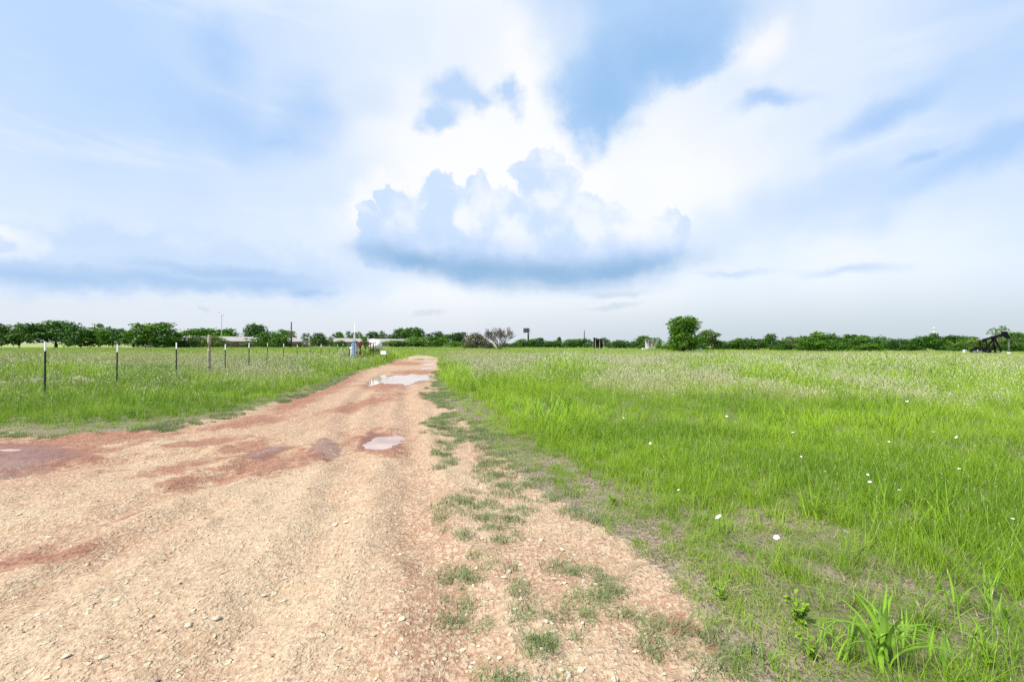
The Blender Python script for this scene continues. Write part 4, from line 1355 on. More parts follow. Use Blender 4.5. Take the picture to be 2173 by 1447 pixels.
r_, Z, k = eq_root('storage_tank', 797, de + 1.6)
rad = (Z(721) - Z(744)) / 2
zc_ = (Z(721) + Z(744)) / 2
shl_ = MB().tube([(-10.5 * k, 0, zc_), (-10.4 * k, 0, zc_), (4 * k, 0, zc_), (8 * k, 0, zc_), (10.5 * k, 0, zc_), (11.8 * k, 0, zc_), (12.4 * k, 0, zc_)], [rad * 0.97, rad, rad, rad * 0.93, rad * 0.76, rad * 0.5, rad * 0.12], 28).build('shell', M_TANK, r_, True)
for dx in (-7, 3):
    MB().tube([(dx * k - 0.02, 0, zc_), (dx * k + 0.02, 0, zc_)], rad + 0.012, 28).build('band', M_STEEL, shl_)
for dx in (-8, 5):
    MB().box((dx * k, 0, (zc_ - rad * 0.7) / 2 - 0.05), (0.14, rad * 1.3, zc_ - rad * 0.7 + 0.1)).build('saddle', M_BLACK, r_)
MB().box((-0.5 * k, -rad * 0.5, Z(745)), (22 * k, 0.1, 0.09)).build('rail', M_BLACK, r_)
MB().tube([(-3 * k, 0, zc_ + rad - 0.02), (-3 * k, 0, zc_ + rad + 0.09)], 0.12, 12).build('hatch', M_TANK, shl_)
tag(r_, 'white cylindrical tank with rounded right end on black saddles', 'tank')

r_, Z, k = eq_root('pipe_stand', 792, de - 0.5)
MB().tube([(0, 0, -0.1), (0, 0, Z(728.5))], 0.045, 8).build('post', M_BLACK, r_, True)
MB().tube([(-5.5 * k, 0, Z(728)), (5 * k, 0, Z(728))], 0.035, 8).build('crossbar', M_BLACK, r_, True)
MB().tube([(4.4 * k, 0, Z(728)), (4.4 * k, 0, Z(725))], 0.03, 8).build('stub', M_BLACK, r_, True)
tag(r_, 'black T shaped pipe stand in front of the white tank', 'pipe stand')

r_, Z, k = eq_root('pump', 790, de - 0.2, 0.2)
MB().box((0, 0, 0.17), (0.42, 0.3, 0.36)).build('housing', M_BLACK, r_)
MB().tube([(-0.02, -0.22, 0.26), (-0.02, -0.12, 0.26)], 0.11, 14).build('gauge', M_PALEBLUE, r_)
MB().tube([(0.18, 0, 0.12), (0.42, 0, 0.12), (0.5, 0, -0.05)], 0.05, 8).build('outlet', M_BROWNPIPE, r_, True)
MB().tube([(0.05, 0, 0.34), (0.05, 0, 0.5)], 0.08, 10).build('motor', M_BLACK, r_)
tag(r_, 'small black pump block under the white tank', 'pump')

r_, Z, k = eq_root('sign', 814, de - 0.9)
sg = MB().box((0, 0, (Z(744.5) + Z(752)) / 2), (12.4 * k, 0.02, Z(744.5) - Z(752)))
sg.build('panel', M_WHITE, r_)
for dx in (-5.6, 6.4):
    MB().box((dx * k, 0.03, Z(743.5) / 2 - 0.12), (0.045, 0.04, Z(743.5) + 0.24)).build('post', M_BLACK, r_)
tag(r_, 'blank white sign on black posts at the road edge', 'sign')


# ------------------------------------------------------------------ rocks, mounds, stones
def rock_mesh(seed, flat=0.5, ico=2):
    import bmesh
    bm = bmesh.new()
    bmesh.ops.create_icosphere(bm, subdivisions=ico, radius=1.0)
    r = random.Random(seed)
    cut = [(Vector((r.gauss(0, 1), r.gauss(0, 1), r.gauss(0, 1))).normalized(), r.uniform(0.55, 0.85)) for _ in range(9)]
    for v in bm.verts:
        for nrm, dd in cut:
            e = v.co.dot(nrm) - dd
            if e > 0:
                v.co -= nrm * e
        v.co.z *= flat
    me = bpy.data.meshes.new('stone')
    bm.to_mesh(me)
    bm.free()
    return me


def place_rock(name, px, py, sx_, sy_, sz_, lb, m, seed, cat):
    p = on_ground(px, py)
    o = obj(name, rock_mesh(seed, 1.0, 3), m)
    o.location = (p[0], p[1], hz(p[0], p[1]) + sz_ * 0.25)
    o.scale = (sx_, sy_, sz_)
    o.rotation_euler = (0, 0, seed)
    tag(o, lb, cat)


place_rock('flat_rock', 722, 761.5, 0.5, 0.4, 0.16, 'flat white rock in the grass left of the blue cabinet', M_STONE, 3, 'rock')
place_rock('flat_rock', 250, 815, 0.12, 0.1, 0.14, 'small pale rock at the foot of the second fence post', M_STONE, 4, 'rock')


def mound(px, py, wx, wy, h, lb, seed):
    p = on_ground(px, py)
    n_ = 26
    V, Fc = [], []
    for j in range(n_):
        for i in range(n_):
            u, v = i / (n_ - 1) * 2 - 1, j / (n_ - 1) * 2 - 1
            rr_ = math.hypot(u, v)
            z = h * max(0, math.cos(min(rr_, 1) * math.pi / 2)) * (0.7 + 0.9 * (float(fbm(np.array([u * 2.2 + seed]), np.array([v * 2.2]), 3, 9)[0]) + 0.3)) - 0.06 * rr_
            V.append((u * wx, v * wy, z))
    for j in range(n_ - 1):
        for i in range(n_ - 1):
            Fc.append((j * n_ + i, j * n_ + i + 1, (j + 1) * n_ + i + 1, (j + 1) * n_ + i))
    me = bpy.data.meshes.new('dirt_mound')
    me.from_pydata(V, [], Fc)
    me.polygons.foreach_set('use_smooth', np.ones(len(me.polygons), bool))
    o = obj('dirt_mound', me, M_SAND)
    o.location = (p[0], p[1], hz(p[0], p[1]))
    tag(o, lb, 'mound')


mound(168, 816, 0.6, 0.6, 0.28, 'pale rounded dirt mound between the two nearest fence posts', 1)
mound(125, 820, 0.5, 0.6, 0.2, 'low pale sandy heap just right of the nearest fence post', 2)
mound(8, 824, 0.6, 0.6, 0.18, 'low pale sandy heap at the left edge of the picture', 3)
mound(82, 819, 0.4, 0.5, 0.26, 'tiny pale sandy heap just left of the nearest fence post', 5)

SM = [rock_mesh(40 + i, 0.55, 2) for i in range(7)]
for m_ in SM:
    m_.materials.append(M_STONE)
SMD = rock_mesh(60, 0.6, 2)
SMD.materials.append(M_STONED)


def stone(px, py, size_px, dark=False):
    p = on_ground(px, py)
    o = obj('stone', SMD if dark else random.choice(SM), None, dirt_road if sdf_poly(np.array([p[0]]), np.array([p[1]]), road_poly)[0] < 0 else ground)
    s = size_px / 2 * p[1] / F_PX
    o.location = (p[0], p[1], hz(p[0], p[1]) + s * 0.16)
    o.scale = (s * random.uniform(0.8, 1.2), s * random.uniform(0.7, 1.0), s * random.uniform(0.6, 0.9))
    o.rotation_euler = (random.uniform(-.25, .25), random.uniform(-.25, .25), random.uniform(0, 6.28))


for px, py, s in [(459, 1314, 26), (401, 1328, 22), (1237, 1237, 13), (1198, 1240, 12), (1160, 1322, 14), (1174, 1340, 16), (1206, 1435, 22), (1232, 1422, 20), (1303, 1440, 26), (1347, 1383, 16),
                  (1236, 1320, 14), (1094, 1295, 15), (1080, 1215, 18), (1070, 1228, 14), (1115, 1227, 10), (1410, 1430, 14), (1060, 1390, 16), (1000, 1400, 13), (140, 1400, 20), (220, 1395, 24), (410, 1436, 16), (560, 1250, 14), (600, 1260, 12)]:
    stone(px, py, s)
for px, py, s in [(337, 1338, 10), (335, 1438, 12), (384, 1243, 8), (50, 1345, 6)]:
    stone(px, py, s, True)
for i in range(90):
    if i < 55:
        px, py = random.uniform(980, 1520), random.uniform(1120, 1446)
        if px > 1000 + (py - 1000) * 1.15:
            continue
    else:
        px, py = random.uniform(20, 950), random.uniform(1090, 1446)
    stone(px, py, random.uniform(8, 15))

# ------------------------------------------------------------------ grass: prototypes
def blade_strip(base, dirv, h, lean, wd, seg, r, droop=0.0):
    """curved tapering blade; returns verts, quads"""
    px = np.array([-dirv[1], dirv[0], 0.0])
    vs = []
    for i in range(seg + 1):
        t = i / seg
        z = h * (t - droop * t * t)
        off = lean * t ** 1.8
        wv = wd * (1 - t) ** 0.7 * 0.5
        c = np.array([base[0] + dirv[0] * off, base[1] + dirv[1] * off, z])
        vs += [c - px * wv, c + px * wv] if i < seg else [c]
    fs = [(2 * i, 2 * i + 1, 2 * i + 3, 2 * i + 2) for i in range(seg - 1)] + [(2 * seg - 2, 2 * seg - 1, 2 * seg)]
    return vs, fs


def tuft(seed, n, h0, h1, spread, wd, lean, heads=0, head_len=0.1, head_w=0.012, seg=3, droop=0.15, hh=1.25):
    r = np.random.default_rng(seed)
    V, Fc, S, Hd = [], [], [], []

    def put(vs, fs, s, hd):
        o = len(V)
        V.extend(vs)
        Fc.extend([tuple(o + i for i in f) for f in fs])
        S.extend([s] * len(vs))
        Hd.extend([hd] * len(vs))
    for i in range(n):
        a, rr = r.uniform(0, 6.283), spread * math.sqrt(r.random())
        base = (rr * math.cos(a), rr * math.sin(a))
        da = r.uniform(0, 6.283)
        h = r.uniform(h0, h1)
        vs, fs = blade_strip(base, (math.cos(da), math.sin(da)), h, h * lean * r.uniform(0.2, 1.3), wd * r.uniform(0.7, 1.3), seg, r, droop * r.uniform(0, 1.5))
        put(vs, fs, r.random(), 0.0)
    for i in range(heads):
        a, rr = r.uniform(0, 6.283), spread * math.sqrt(r.random())
        base = np.array([rr * math.cos(a), rr * math.sin(a), 0.0])
        da = r.uniform(0, 6.283)
        h = r.uniform(h0 * 1.05, h1 * hh)
        ln = h * r.uniform(0.05, 0.35)
        top = base + np.array([math.cos(da) * ln, math.sin(da) * ln, h])
        s = r.random()
        w_ = np.array([-math.sin(da), math.cos(da), 0]) * 0.0016 * (wd / 0.004)
        put([base - w_, base + w_, top + w_ * 0.5, top - w_ * 0.5], [(0, 1, 2, 3)], 0.9, 0.15)
        dv = (top - base) / np.linalg.norm(top - base)
        e = top + dv * head_len + np.array([math.cos(da), math.sin(da), -0.3]) * head_len * 0.35
        for q in range(2):
            an = r.uniform(0, 6.283)
            pv = np.array([math.cos(an), math.sin(an), 0]) * head_w * 0.5
            mid = (top + e) / 2
            put([top, mid - pv, e, mid + pv], [(0, 1, 2, 3)], s, 1.0)
    fl = np.concatenate([np.array(f) for f in Fc])
    lt = np.array([len(f) for f in Fc])
    return mesh_np('tuft', np.array(V), fl, lt, {'shade': np.array(S), 'head': np.array(Hd)})


GREEN = grass_mat('meadow_grass', (0.062, 0.145, 0.005), (0.222, 0.358, 0.016), (0.31, 0.335, 0.10), (0.40, 0.41, 0.26), 0.3)
GREY = grass_mat('dusty_low_grass', (0.085, 0.13, 0.045), (0.20, 0.255, 0.095), (0.25, 0.23, 0.16), (0.3, 0.28, 0.2), 0.25)
STRAW = grass_mat('dead_straw', (0.20, 0.155, 0.105), (0.38, 0.31, 0.22), (0.30, 0.22, 0.15), (0.3, 0.25, 0.2), 0.2)
RUSTSTRAW = grass_mat('dead_root_straw', (0.20, 0.11, 0.065), (0.36, 0.24, 0.16), (0.33, 0.2, 0.13), (0.3, 0.2, 0.15), 0.15)


def coll(name, meshes, m):
    c = bpy.data.collections.new(name)
    for i, me in enumerate(meshes):
        if not me.materials:
            me.materials.append(m)
        o = bpy.data.objects.new('%s_%02d' % (name, i), me)
        c.objects.link(o)
    return c


def scatter(name, label, cat, pts, rot, scl, idx, hue, pale, collection):
    me = bpy.data.meshes.new(name)
    me.vertices.add(len(pts))
    me.vertices.foreach_set('co', np.ascontiguousarray(pts, np.float32).ravel())
    for k, t, v in (('rot', 'FLOAT_VECTOR', rot), ('scl', 'FLOAT_VECTOR', scl)):
        a = me.attributes.new(k, t, 'POINT')
        a.data.foreach_set('vector', np.ascontiguousarray(v, np.float32).ravel())
    a = me.attributes.new('idx', 'INT', 'POINT')
    a.data.foreach_set('value', np.ascontiguousarray(idx, np.int32))
    for k, v in (('hue', hue), ('pale', pale)):
        a = me.attributes.new(k, 'FLOAT', 'POINT')
        a.data.foreach_set('value', np.ascontiguousarray(v, np.float32))
    o = obj(name, me)
    ng = bpy.data.node_groups.new(name + '_scatter', 'GeometryNodeTree')
    ng.interface.new_socket('Geometry', in_out='INPUT', socket_type='NodeSocketGeometry')
    ng.interface.new_socket('Geometry', in_out='OUTPUT', socket_type='NodeSocketGeometry')
    N = ng.nodes
    gi, go = N.new('NodeGroupInput'), N.new('NodeGroupOutput')
    ci = N.new('GeometryNodeCollectionInfo')
    ci.inputs[0].default_value = collection
    ci.inputs['Separate Children'].default_value = True
    ci.inputs['Reset Children'].default_value = True
    ip = N.new('GeometryNodeInstanceOnPoints')
    ip.inputs['Pick Instance'].default_value = True

    def na(k, t):
        q_ = N.new('GeometryNodeInputNamedAttribute')
        q_.data_type = t
        q_.inputs[0].default_value = k
        return next(s for s in q_.outputs if s.enabled and s.name == 'Attribute')
    L = ng.links.new
    L(gi.outputs[0], ip.inputs['Points'])
    L(ci.outputs[0], ip.inputs['Instance'])
    L(na('idx', 'INT'), ip.inputs['Instance Index'])
    L(na('rot', 'FLOAT_VECTOR'), ip.inputs['Rotation'])
    L(na('scl', 'FLOAT_VECTOR'), ip.inputs['Scale'])
    L(ip.outputs[0], go.inputs[0])
    md = o.modifiers.new('scatter', 'NODES')
    md.node_group = ng
    tag(o, label, cat, kind='stuff')
    return o


def wedge(d0, d1, dens, ang=57):
    """random ground points between two distances, as wide as the view and a bit more"""
    A = R(ang)
    n_ = int(dens * (d1 * d1 - d0 * d0) * A)
    a = rng.uniform(-A, A, n_)
    d = np.sqrt(rng.uniform(d0 * d0, d1 * d1, n_))
    return d * np.sin(a), d * np.cos(a)


PALEB = [(1330, 765, 260, 18, 0), (1120, 760, 150, 14, 0), (1000, 758, 90, 16, 0), (1030, 785, 60, 24, 0), (1330, 800, 130, 28, 6), (1520, 800, 120, 14, 8), (1640, 815, 160, 16, 8), (1850, 805, 130, 12, 6), (2020, 838, 140, 16, 2), (1930, 830, 130, 14, 4), (1480, 760, 200, 10, 0),
         (1900, 755, 400, 6, 0), (540, 782, 110, 18, 2), (480, 775, 70, 14, 0), (620, 782, 50, 14, 0), (760, 762, 60, 14, 0), (430, 762, 60, 12, 0), (100, 765, 300, 12, 0), (1700, 752, 500, 5, 0), (300, 752, 500, 8, 0), (1120, 752, 300, 6, 0)]
BRIGHTB = [(1205, 780, 70, 20, 0), (1080, 850, 120, 40, 10), (1190, 885, 70, 34, 0), (960, 800, 34, 30, 0), (1560, 775, 130, 11, 4), (1660, 800, 100, 13, 8), (1900, 778, 260, 11, 2), (2040, 800, 140, 20, 0), (120, 900, 220, 18, 0), (110, 790, 150, 10, 0), (690, 775, 50, 10, 0), (330, 890, 160, 16, -6), (1760, 885, 160, 24, 0), (1600, 1060, 90, 30, 0), (1950, 1060, 70, 26, 0), (1250, 1070, 60, 24, 10), (800, 760, 60, 12, 0)]
SHORTB = [(1250, 1060, 120, 60, 20), (1450, 1160, 160, 70, 24), (1100, 960, 100, 36, 25), (1650, 1120, 160, 60, 10), (250, 905, 300, 14, -3), (560, 868, 120, 10, -14), (1000, 890, 40, 40, 20), (940, 810, 18, 40, 0), (1900, 1250, 200, 50, 10), (1750, 1330, 260, 80, 10)]


def grass_field():
    P = {}
    # prototypes
    fine = [tuft(i, 34, 0.14, 0.33, 0.11, 0.0046, 0.85, heads=1, head_len=0.04, head_w=0.004, droop=0.3) for i in range(6)]
    short = [tuft(20 + i, 38, 0.04, 0.14, 0.11, 0.0048, 1.1, droop=0.35) for i in range(6)]
    seedy = [tuft(40 + i, 28, 0.2, 0.36, 0.13, 0.0045, 0.75, heads=12, head_len=0.07, head_w=0.011) for i in range(4)]
    broad = [tuft(60 + i, 24, 0.3, 0.6, 0.13, 0.011, 0.8, seg=4, droop=0.45) for i in range(4)]
    mid = [tuft(80 + i, 80, 0.16, 0.32, 0.3, 0.007, 0.6, heads=8, head_len=0.08, head_w=0.012, seg=2) for i in range(4)]
    midp = [tuft(90 + i, 60, 0.16, 0.32, 0.3, 0.007, 0.6, heads=22, head_len=0.11, head_w=0.017, seg=2, hh=1.3) for i in range(4)]
    far = [tuft(100 + i, 150, 0.03, 0.10, 0.75, 0.025, 1.0, heads=8, head_len=0.05, head_w=0.03, seg=2) for i in range(4)]
    farp = [tuft(110 + i, 120, 0.03, 0.10, 0.75, 0.025, 1.0, heads=40, head_len=0.05, head_w=0.035, seg=2, hh=1.25) for i in range(4)]
    order = [fine, short, seedy, broad, mid, midp, far, farp]
    off = np.cumsum([0] + [len(o_) for o_ in order])
    C = coll('meadow_tuft', [m_ for o_ in order for m_ in o_], GREEN)
    pts, kinds, sc, hue, pale = [], [], [], [], []

    def band(d0, d1, dens, classes, base_scale, fin=0.0, fout=0.0):
        x, y = wedge(d0, d1, dens)
        dd = np.hypot(x, y)
        ok = rng.random(len(x)) < np.minimum(sstep(dd, d0 - 1e-3, d0 + fin + 1e-3), 1 - sstep(dd, d1 - fout - 1e-3, d1 + 1e-3)) + (1e-9 if fin or fout else 1)
        x, y = x[ok], y[ok]
        sd = sdf_poly(x, y, dirt_poly)
        nz = fbm(x * 0.9, y * 0.9, 3, 50)
        keep = sd + nz * 0.5 > np.where(y < 12, 0.0, 0.05)
        # bare gaps near the verge
        gap = np.clip(pxblob(x, y, STRAWB) * 1.1, 0, 1)
        keep &= rng.random(len(x)) > gap * (0.08 + 1.6 * fbm(x * 3, y * 3, 2, 61))
        x, y, sd = x[keep], y[keep], sd[keep]
        n_ = len(x)
        md = np.exp(-(((x - MOUND[0]) / 3.0) ** 2 + ((y - MOUND[1] - 0.5) / 2.6) ** 2))
        pl = 0.72 * pxblob(x, y, PALEB, 0.3) - 0.1 + 0.8 * fbm(x / 2.5, y / 2.5, 3, 8) + 0.12 * sstep(np.hypot(x, y), 40, 90) + 0.5 * md
        br = pxblob(x, y, BRIGHTB, 0.25)
        sh = np.clip(pxblob(x, y, SHORTB, 0.1) + np.exp(-np.maximum(sd, 0) / 0.6) * 0.9, 0, 1)
        pl = np.clip(pl * np.clip(1 - 2.6 * br, 0, 1) * (1 - sh) * (0.06 + 0.94 * sstep(y, 6, 17)), 0, 1)
        u, u2 = rng.random(n_), rng.random(n_)
        if classes == 'near':
            k_ = np.where(u < sh * 0.9, 1, np.where(u2 < pl * 1.1, 2, np.where(u2 > 1 - 0.35 * br * (1 - sh), 3, 0)))
        elif classes == 'mid':
            k_ = np.where(u2 < pl * 1.2, 5, np.where(u > 1 - 0.3 * br, 3, 4))
            k_ = np.where(u < sh * 0.8, 1, k_)
        else:
            k_ = np.where(u2 < pl * 1.2, 7, 6)
        k_ = np.where((k_ == 2) & (y < 4.5), 0, k_)
        hu = np.clip(0.42 + 0.65 * br + 1.7 * fbm(x / 1.3, y / 1.3, 3, 70) + 1.2 * fbm(x / 5, y / 5, 2, 71) - 0.25 * (k_ == 2) + rng.normal(size=n_) * 0.12, 0, 1)
        s = base_scale * rng.uniform(0.7, 1.25, n_) * (1 + 0.35 * fbm(x / 3, y / 3, 2, 90))
        s = s * np.where(sh > 0.5, 0.85, 1) * (1 + 1.0 * br * sstep(y, 12, 22)) * (1 - 0.2 * pl) * (1 + 0.35 * md)
        s = s * np.where((k_ == 1) & (classes != 'near'), 1.5, 1)
        pts.append(np.stack([x, y, height(x, y) - 0.01], -1))
        kinds.append(k_)
        sc.append(s)
        hue.append(hu)
        pale.append(np.clip(0.08 + 0.6 * pl + 0.12 * rng.random(n_) + 0.22 * sh * rng.random(n_), 0, 0.95))
    band(0.9, 9, 125, 'near', 0.72)
    band(9, 26, 36, 'near', 0.86, 0.0, 13)
    band(12, 60, 9, 'mid', 1.0, 10, 25)
    band(38, 170, 1.2, 'far', 1.1, 20, 0)
    K_ = np.concatenate(kinds)
    n_ = len(K_)
    num = np.array([len(o_) for o_ in order])
    idx = off[K_] + (rng.random(n_) * num[K_]).astype(int)
    S = np.concatenate(sc)
    rot = np.stack([rng.normal(size=n_) * 0.22, rng.normal(size=n_) * 0.22 + 0.08, rng.uniform(0, 6.283, n_)], -1)
    scl = np.stack([S, S, S * rng.uniform(0.8, 1.2, n_)], -1)
    scatter('meadow_grass', 'tall green meadow grass with pale seed heads covering both fields', 'grass', np.concatenate(pts), rot, scl, idx, np.concatenate(hue), np.concatenate(pale), C)


grass_field()


def verge():
    """low dusty tufts, straw and gravel on the trodden verge and road"""
    low = [tuft(200 + i, 46, 0.015, 0.06, 0.06, 0.0035, 1.3, seg=2) for i in range(5)]
    C = coll('dusty_tuft', low, GREY)
    MARG = [(1000, 930, 60, 40, 20), (1060, 1000, 70, 40, 20), (1000, 1080, 70, 40, 0), (1060, 1120, 60, 40, 0), (985, 1140, 40, 26, 0), (960, 1240, 40, 50, 0), (985, 1305, 46, 36, 0), (1120, 1325, 50, 24, 10), (1050, 1310, 30, 26, 0),
            (1155, 1380, 34, 26, 30), (1110, 1430, 60, 24, 0), (1205, 1215, 30, 26, 0), (1290, 1230, 34, 40, 20), (1250, 1290, 50, 24, 10), (1350, 1300, 40, 24, 10), (1160, 1040, 60, 30, 20), (1250, 1110, 60, 16, 20), (930, 850, 40, 24, 0), (940, 900, 40, 24, 0), (945, 960, 26, 40, 0),
            (940, 1110, 20, 26, 0), (1060, 1210, 26, 20, 0), (400, 908, 130, 12, -5), (700, 815, 40, 8, -20), (870, 775, 14, 3, 0), (1400, 1330, 40, 30, 30), (1560, 1420, 60, 24, 0), (990, 1190, 30, 16, 0)]
    x, y = wedge(1.0, 26, 150, 52)
    sd = sdf_poly(x, y, dirt_poly)
    sr = sdf_poly(x, y, road_poly)
    mk = pxblob(x, y, MARG)
    edge = np.exp(-np.abs(sd + 0.12) / 0.22) * 0.75
    f = np.maximum(mk * 1.15, edge) + 1.9 * fbm(x * 3.0, y * 3.0, 4, 120)
    keep = (f > 0.5) & (sd < 0.4) & (rng.random(len(x)) < 0.35 + 0.5 * np.clip((f - 0.5) * 2.5, 0, 1)) & ((sr > -0.15) | (sd > -0.35))
    x, y = x[keep], y[keep]
    n_ = len(x)
    scatter('dusty_grass', 'low dusty grey green grass patches on the trodden verge', 'grass', np.stack([x, y, height(x, y) - 0.004], -1),
            np.stack([rng.normal(size=n_) * 0.1, rng.normal(size=n_) * 0.1, rng.uniform(0, 6.28, n_)], -1), np.repeat((rng.uniform(0.7, 1.4, n_) * (1 + y / 30))[:, None], 3, 1),
            rng.integers(0, 5, n_), np.clip(rng.normal(0.35, 0.3, n_) + fbm(x * 2, y * 2, 2, 5), 0, 1), rng.uniform(0.0, 0.5, n_), C)
    # straw lying flat
    st = [tuft(230 + i, 12, 0.008, 0.03, 0.10, 0.0035, 5.0, seg=2, droop=0.5) for i in range(5)]
    C2 = coll('straw_bit', st, STRAW)
    x, y = wedge(1.0, 12, 90, 54)
    sd = sdf_poly(x, y, dirt_poly)
    sr = sdf_poly(x, y, road_poly)
    f = np.clip(pxblob(x, y, STRAWB) * 1.1 + 0.75 * np.exp(-np.abs(sd) / 0.35), 0, 1) + 0.8 * fbm(x * 1.7, y * 1.7, 3, 140)
    keep = (rng.random(len(x)) < np.where(sr > 0, np.clip(f, 0.03, 1), 0.0))
    x, y = x[keep], y[keep]
    n_ = len(x)
    scatter('dead_straw', 'dead straw lying between the grass along the verge', 'straw', np.stack([x, y, height(x, y)], -1),
            np.stack([rng.normal(size=n_) * 0.12, rng.normal(size=n_) * 0.12, rng.uniform(0, 6.28, n_)], -1), np.repeat(rng.uniform(0.7, 1.4, n_)[:, None], 3, 1),
            rng.integers(0, 5, n_), rng.random(n_), rng.random(n_) * 0.5, C2)
    # fibres and crumbs trodden into the road on the right wheel track
    C4 = coll('root_bit', [tuft(260 + i, 9, 0.004, 0.018, 0.12, 0.004, 6.0, seg=2, droop=0.6) for i in range(4)], RUSTSTRAW)
    x, y = wedge(1.2, 11, 70, 52)
    f = pxblob(x, y, [(900, 1120, 90, 90, 0), (880, 1320, 120, 100, 0), (1150, 1200, 160, 120, 0), (1000, 1350, 120, 80, 0), (100, 990, 140, 30, 0), (160, 960, 160, 20, 0), (250, 940, 160, 14, 0), (1440, 1340, 50, 50, 0), (1520, 1390, 50, 40, 0)]) + 0.9 * fbm(x * 2.5, y * 2.5, 3, 180)
    keep = (rng.random(len(x)) < f * 0.8) & (sdf_poly(x, y, dirt_poly) < 0.1)
    x, y = x[keep], y[keep]
    n_ = len(x)
    scatter('root_fibres', 'reddish dead fibres trodden into the dirt', 'straw', np.stack([x, y, height(x, y)], -1),
            np.stack([rng.normal(size=n_) * 0.06, rng.normal(size=n_) * 0.06, rng.uniform(0, 6.28, n_)], -1), np.repeat(rng.uniform(0.6, 1.2, n_)[:, None], 3, 1),
            rng.integers(0, 4, n_), rng.random(n_), rng.random(n_) * 0.5, C4)
    # gravel
    def gm(name, rgb):
        return mat(name, rgb, 0.92, var=0.3, scale=40)
    gr = []
    for i, rgb in enumerate([(0.42, 0.33, 0.22), (0.38, 0.27, 0.17), (0.47, 0.40, 0.29), (0.31, 0.19, 0.11), (0.41, 0.31, 0.2), (0.26, 0.15, 0.09)]):
        m_ = rock_mesh(300 + i, 0.55, 1)
        m_.materials.append(gm('gravel_%d' % i, rgb))
        gr.append(m_)
    C3 = coll('gravel_bit', gr, None)
    x, y = wedge(1.0, 7.5, 300, 54)
    sd = sdf_poly(x, y, dirt_poly)
    red = pxblob(x, y, RED)
    dn = np.clip(0.55 + 1.6 * fbm(x * 1.1, y * 1.1, 3, 160), 0.06, 1) * (1 - 0.85 * red)
    keep = (sd < -0.05) & (rng.random(len(x)) < dn)
    x, y = x[keep], y[keep]
    n_ = len(x)
    s = 0.003 + 0.012 * rng.random(n_) ** 3.5
    scatter('gravel', 'pale crushed limestone gravel strewn over the dirt road', 'gravel', np.stack([x, y, height(x, y) + s * 0.12], -1),
            np.stack([rng.normal(size=n_) * 0.3, rng.normal(size=n_) * 0.3, rng.uniform(0, 6.28, n_)], -1), np.stack([s * rng.uniform(0.8, 1.5, n_), s, s * rng.uniform(0.6, 1.0, n_)], -1),
            rng.choice(6, n_, p=[.25, .22, .2, .1, .15, .08]), rng.random(n_), rng.random(n_), C3)


verge()


# ------------------------------------------------------------------ broad bladed grass plants, weeds, flowers
def leaf_mesh(seed, L, wd, lean, droop):
    r = np.random.default_rng(seed)
    V, Fc, S = [], [], []
    seg = 8
    for i in range(seg + 1):
        t = i / seg
        wv = wd * 0.5 * (math.sin(math.pi * (0.12 + 0.88 * t) ** 0.8) if t < 1 else 0.02)
        x = lean * L * t ** 1.5
        z = L * (t - droop * t ** 2.2) * 0.9
        tw = 0.5 * t * (r.random() - 0.5)
        V += [(x, -wv, z + wv * 0.35), (x, 0, z), (x, wv, z + wv * 0.35 + tw * wv)]
        S += [0.35, 0.75, 0.35]
    for i in range(seg):
        for k in (0, 1):
            Fc.append((3 * i + k, 3 * i + k + 1, 3 * i + k + 4, 3 * i + k + 3))
    me = bpy.data.meshes.new('leaf')
    me.from_pydata(V, [], Fc)
    a = me.attributes.new('shade', 'FLOAT', 'POINT')
    a.data.foreach_set('value', np.array(S, np.float32))
    me.polygons.foreach_set('use_smooth', np.ones(len(me.polygons), bool))
    me.materials.append(L_BROAD)
    return me


LEAVES = [leaf_mesh(i, 1.0, w_, l_, d_) for i, (w_, l_, d_) in enumerate([(0.05, 0.4, 0.25), (0.045, 0.65, 0.5), (0.04, 0.85, 0.7), (0.06, 0.3, 0.1), (0.035, 0.95, 0.82), (0.05, 0.55, 0.4)])]


def grass_plant(px, py, h, nleaf, lb, seed, wide=1.0, group=None, spread=0.05):
    p = on_ground(px, py)
    r = random.Random(seed)
    root = empty('broad_grass_plant', (p[0], p[1], hz(p[0], p[1]) - 0.01), r.uniform(0, 6.28))
    st = MB()
    st.tube([(0, 0, 0), (0.01, 0, h * 0.3), (0.015, 0.01, h * 0.6)], [0.006, 0.005, 0.002], 6, shade=0.6)
    st.tube([(0.04, 0.02, 0), (0.05, 0.03, h * 0.3), (0.07, 0.03, h * 0.5)], [0.005, 0.004, 0.002], 6, shade=0.4)
    st.build('stem', L_BROAD, root)
    for i in range(nleaf):
        o = obj('leaf', LEAVES[r.randrange(len(LEAVES))], None, root)
        z0 = h * 0.45 * (i / nleaf)
        o.location = (r.uniform(-spread, spread), r.uniform(-spread, spread), z0)
        L = (h - z0) * r.uniform(0.65, 1.1)
        o.scale = (L, L * wide * r.uniform(0.7, 1.2), L)
        o.rotation_euler = (0, 0, i * 2.4 + r.uniform(-0.5, 0.5))
    tag(root, lb, 'plant', group)


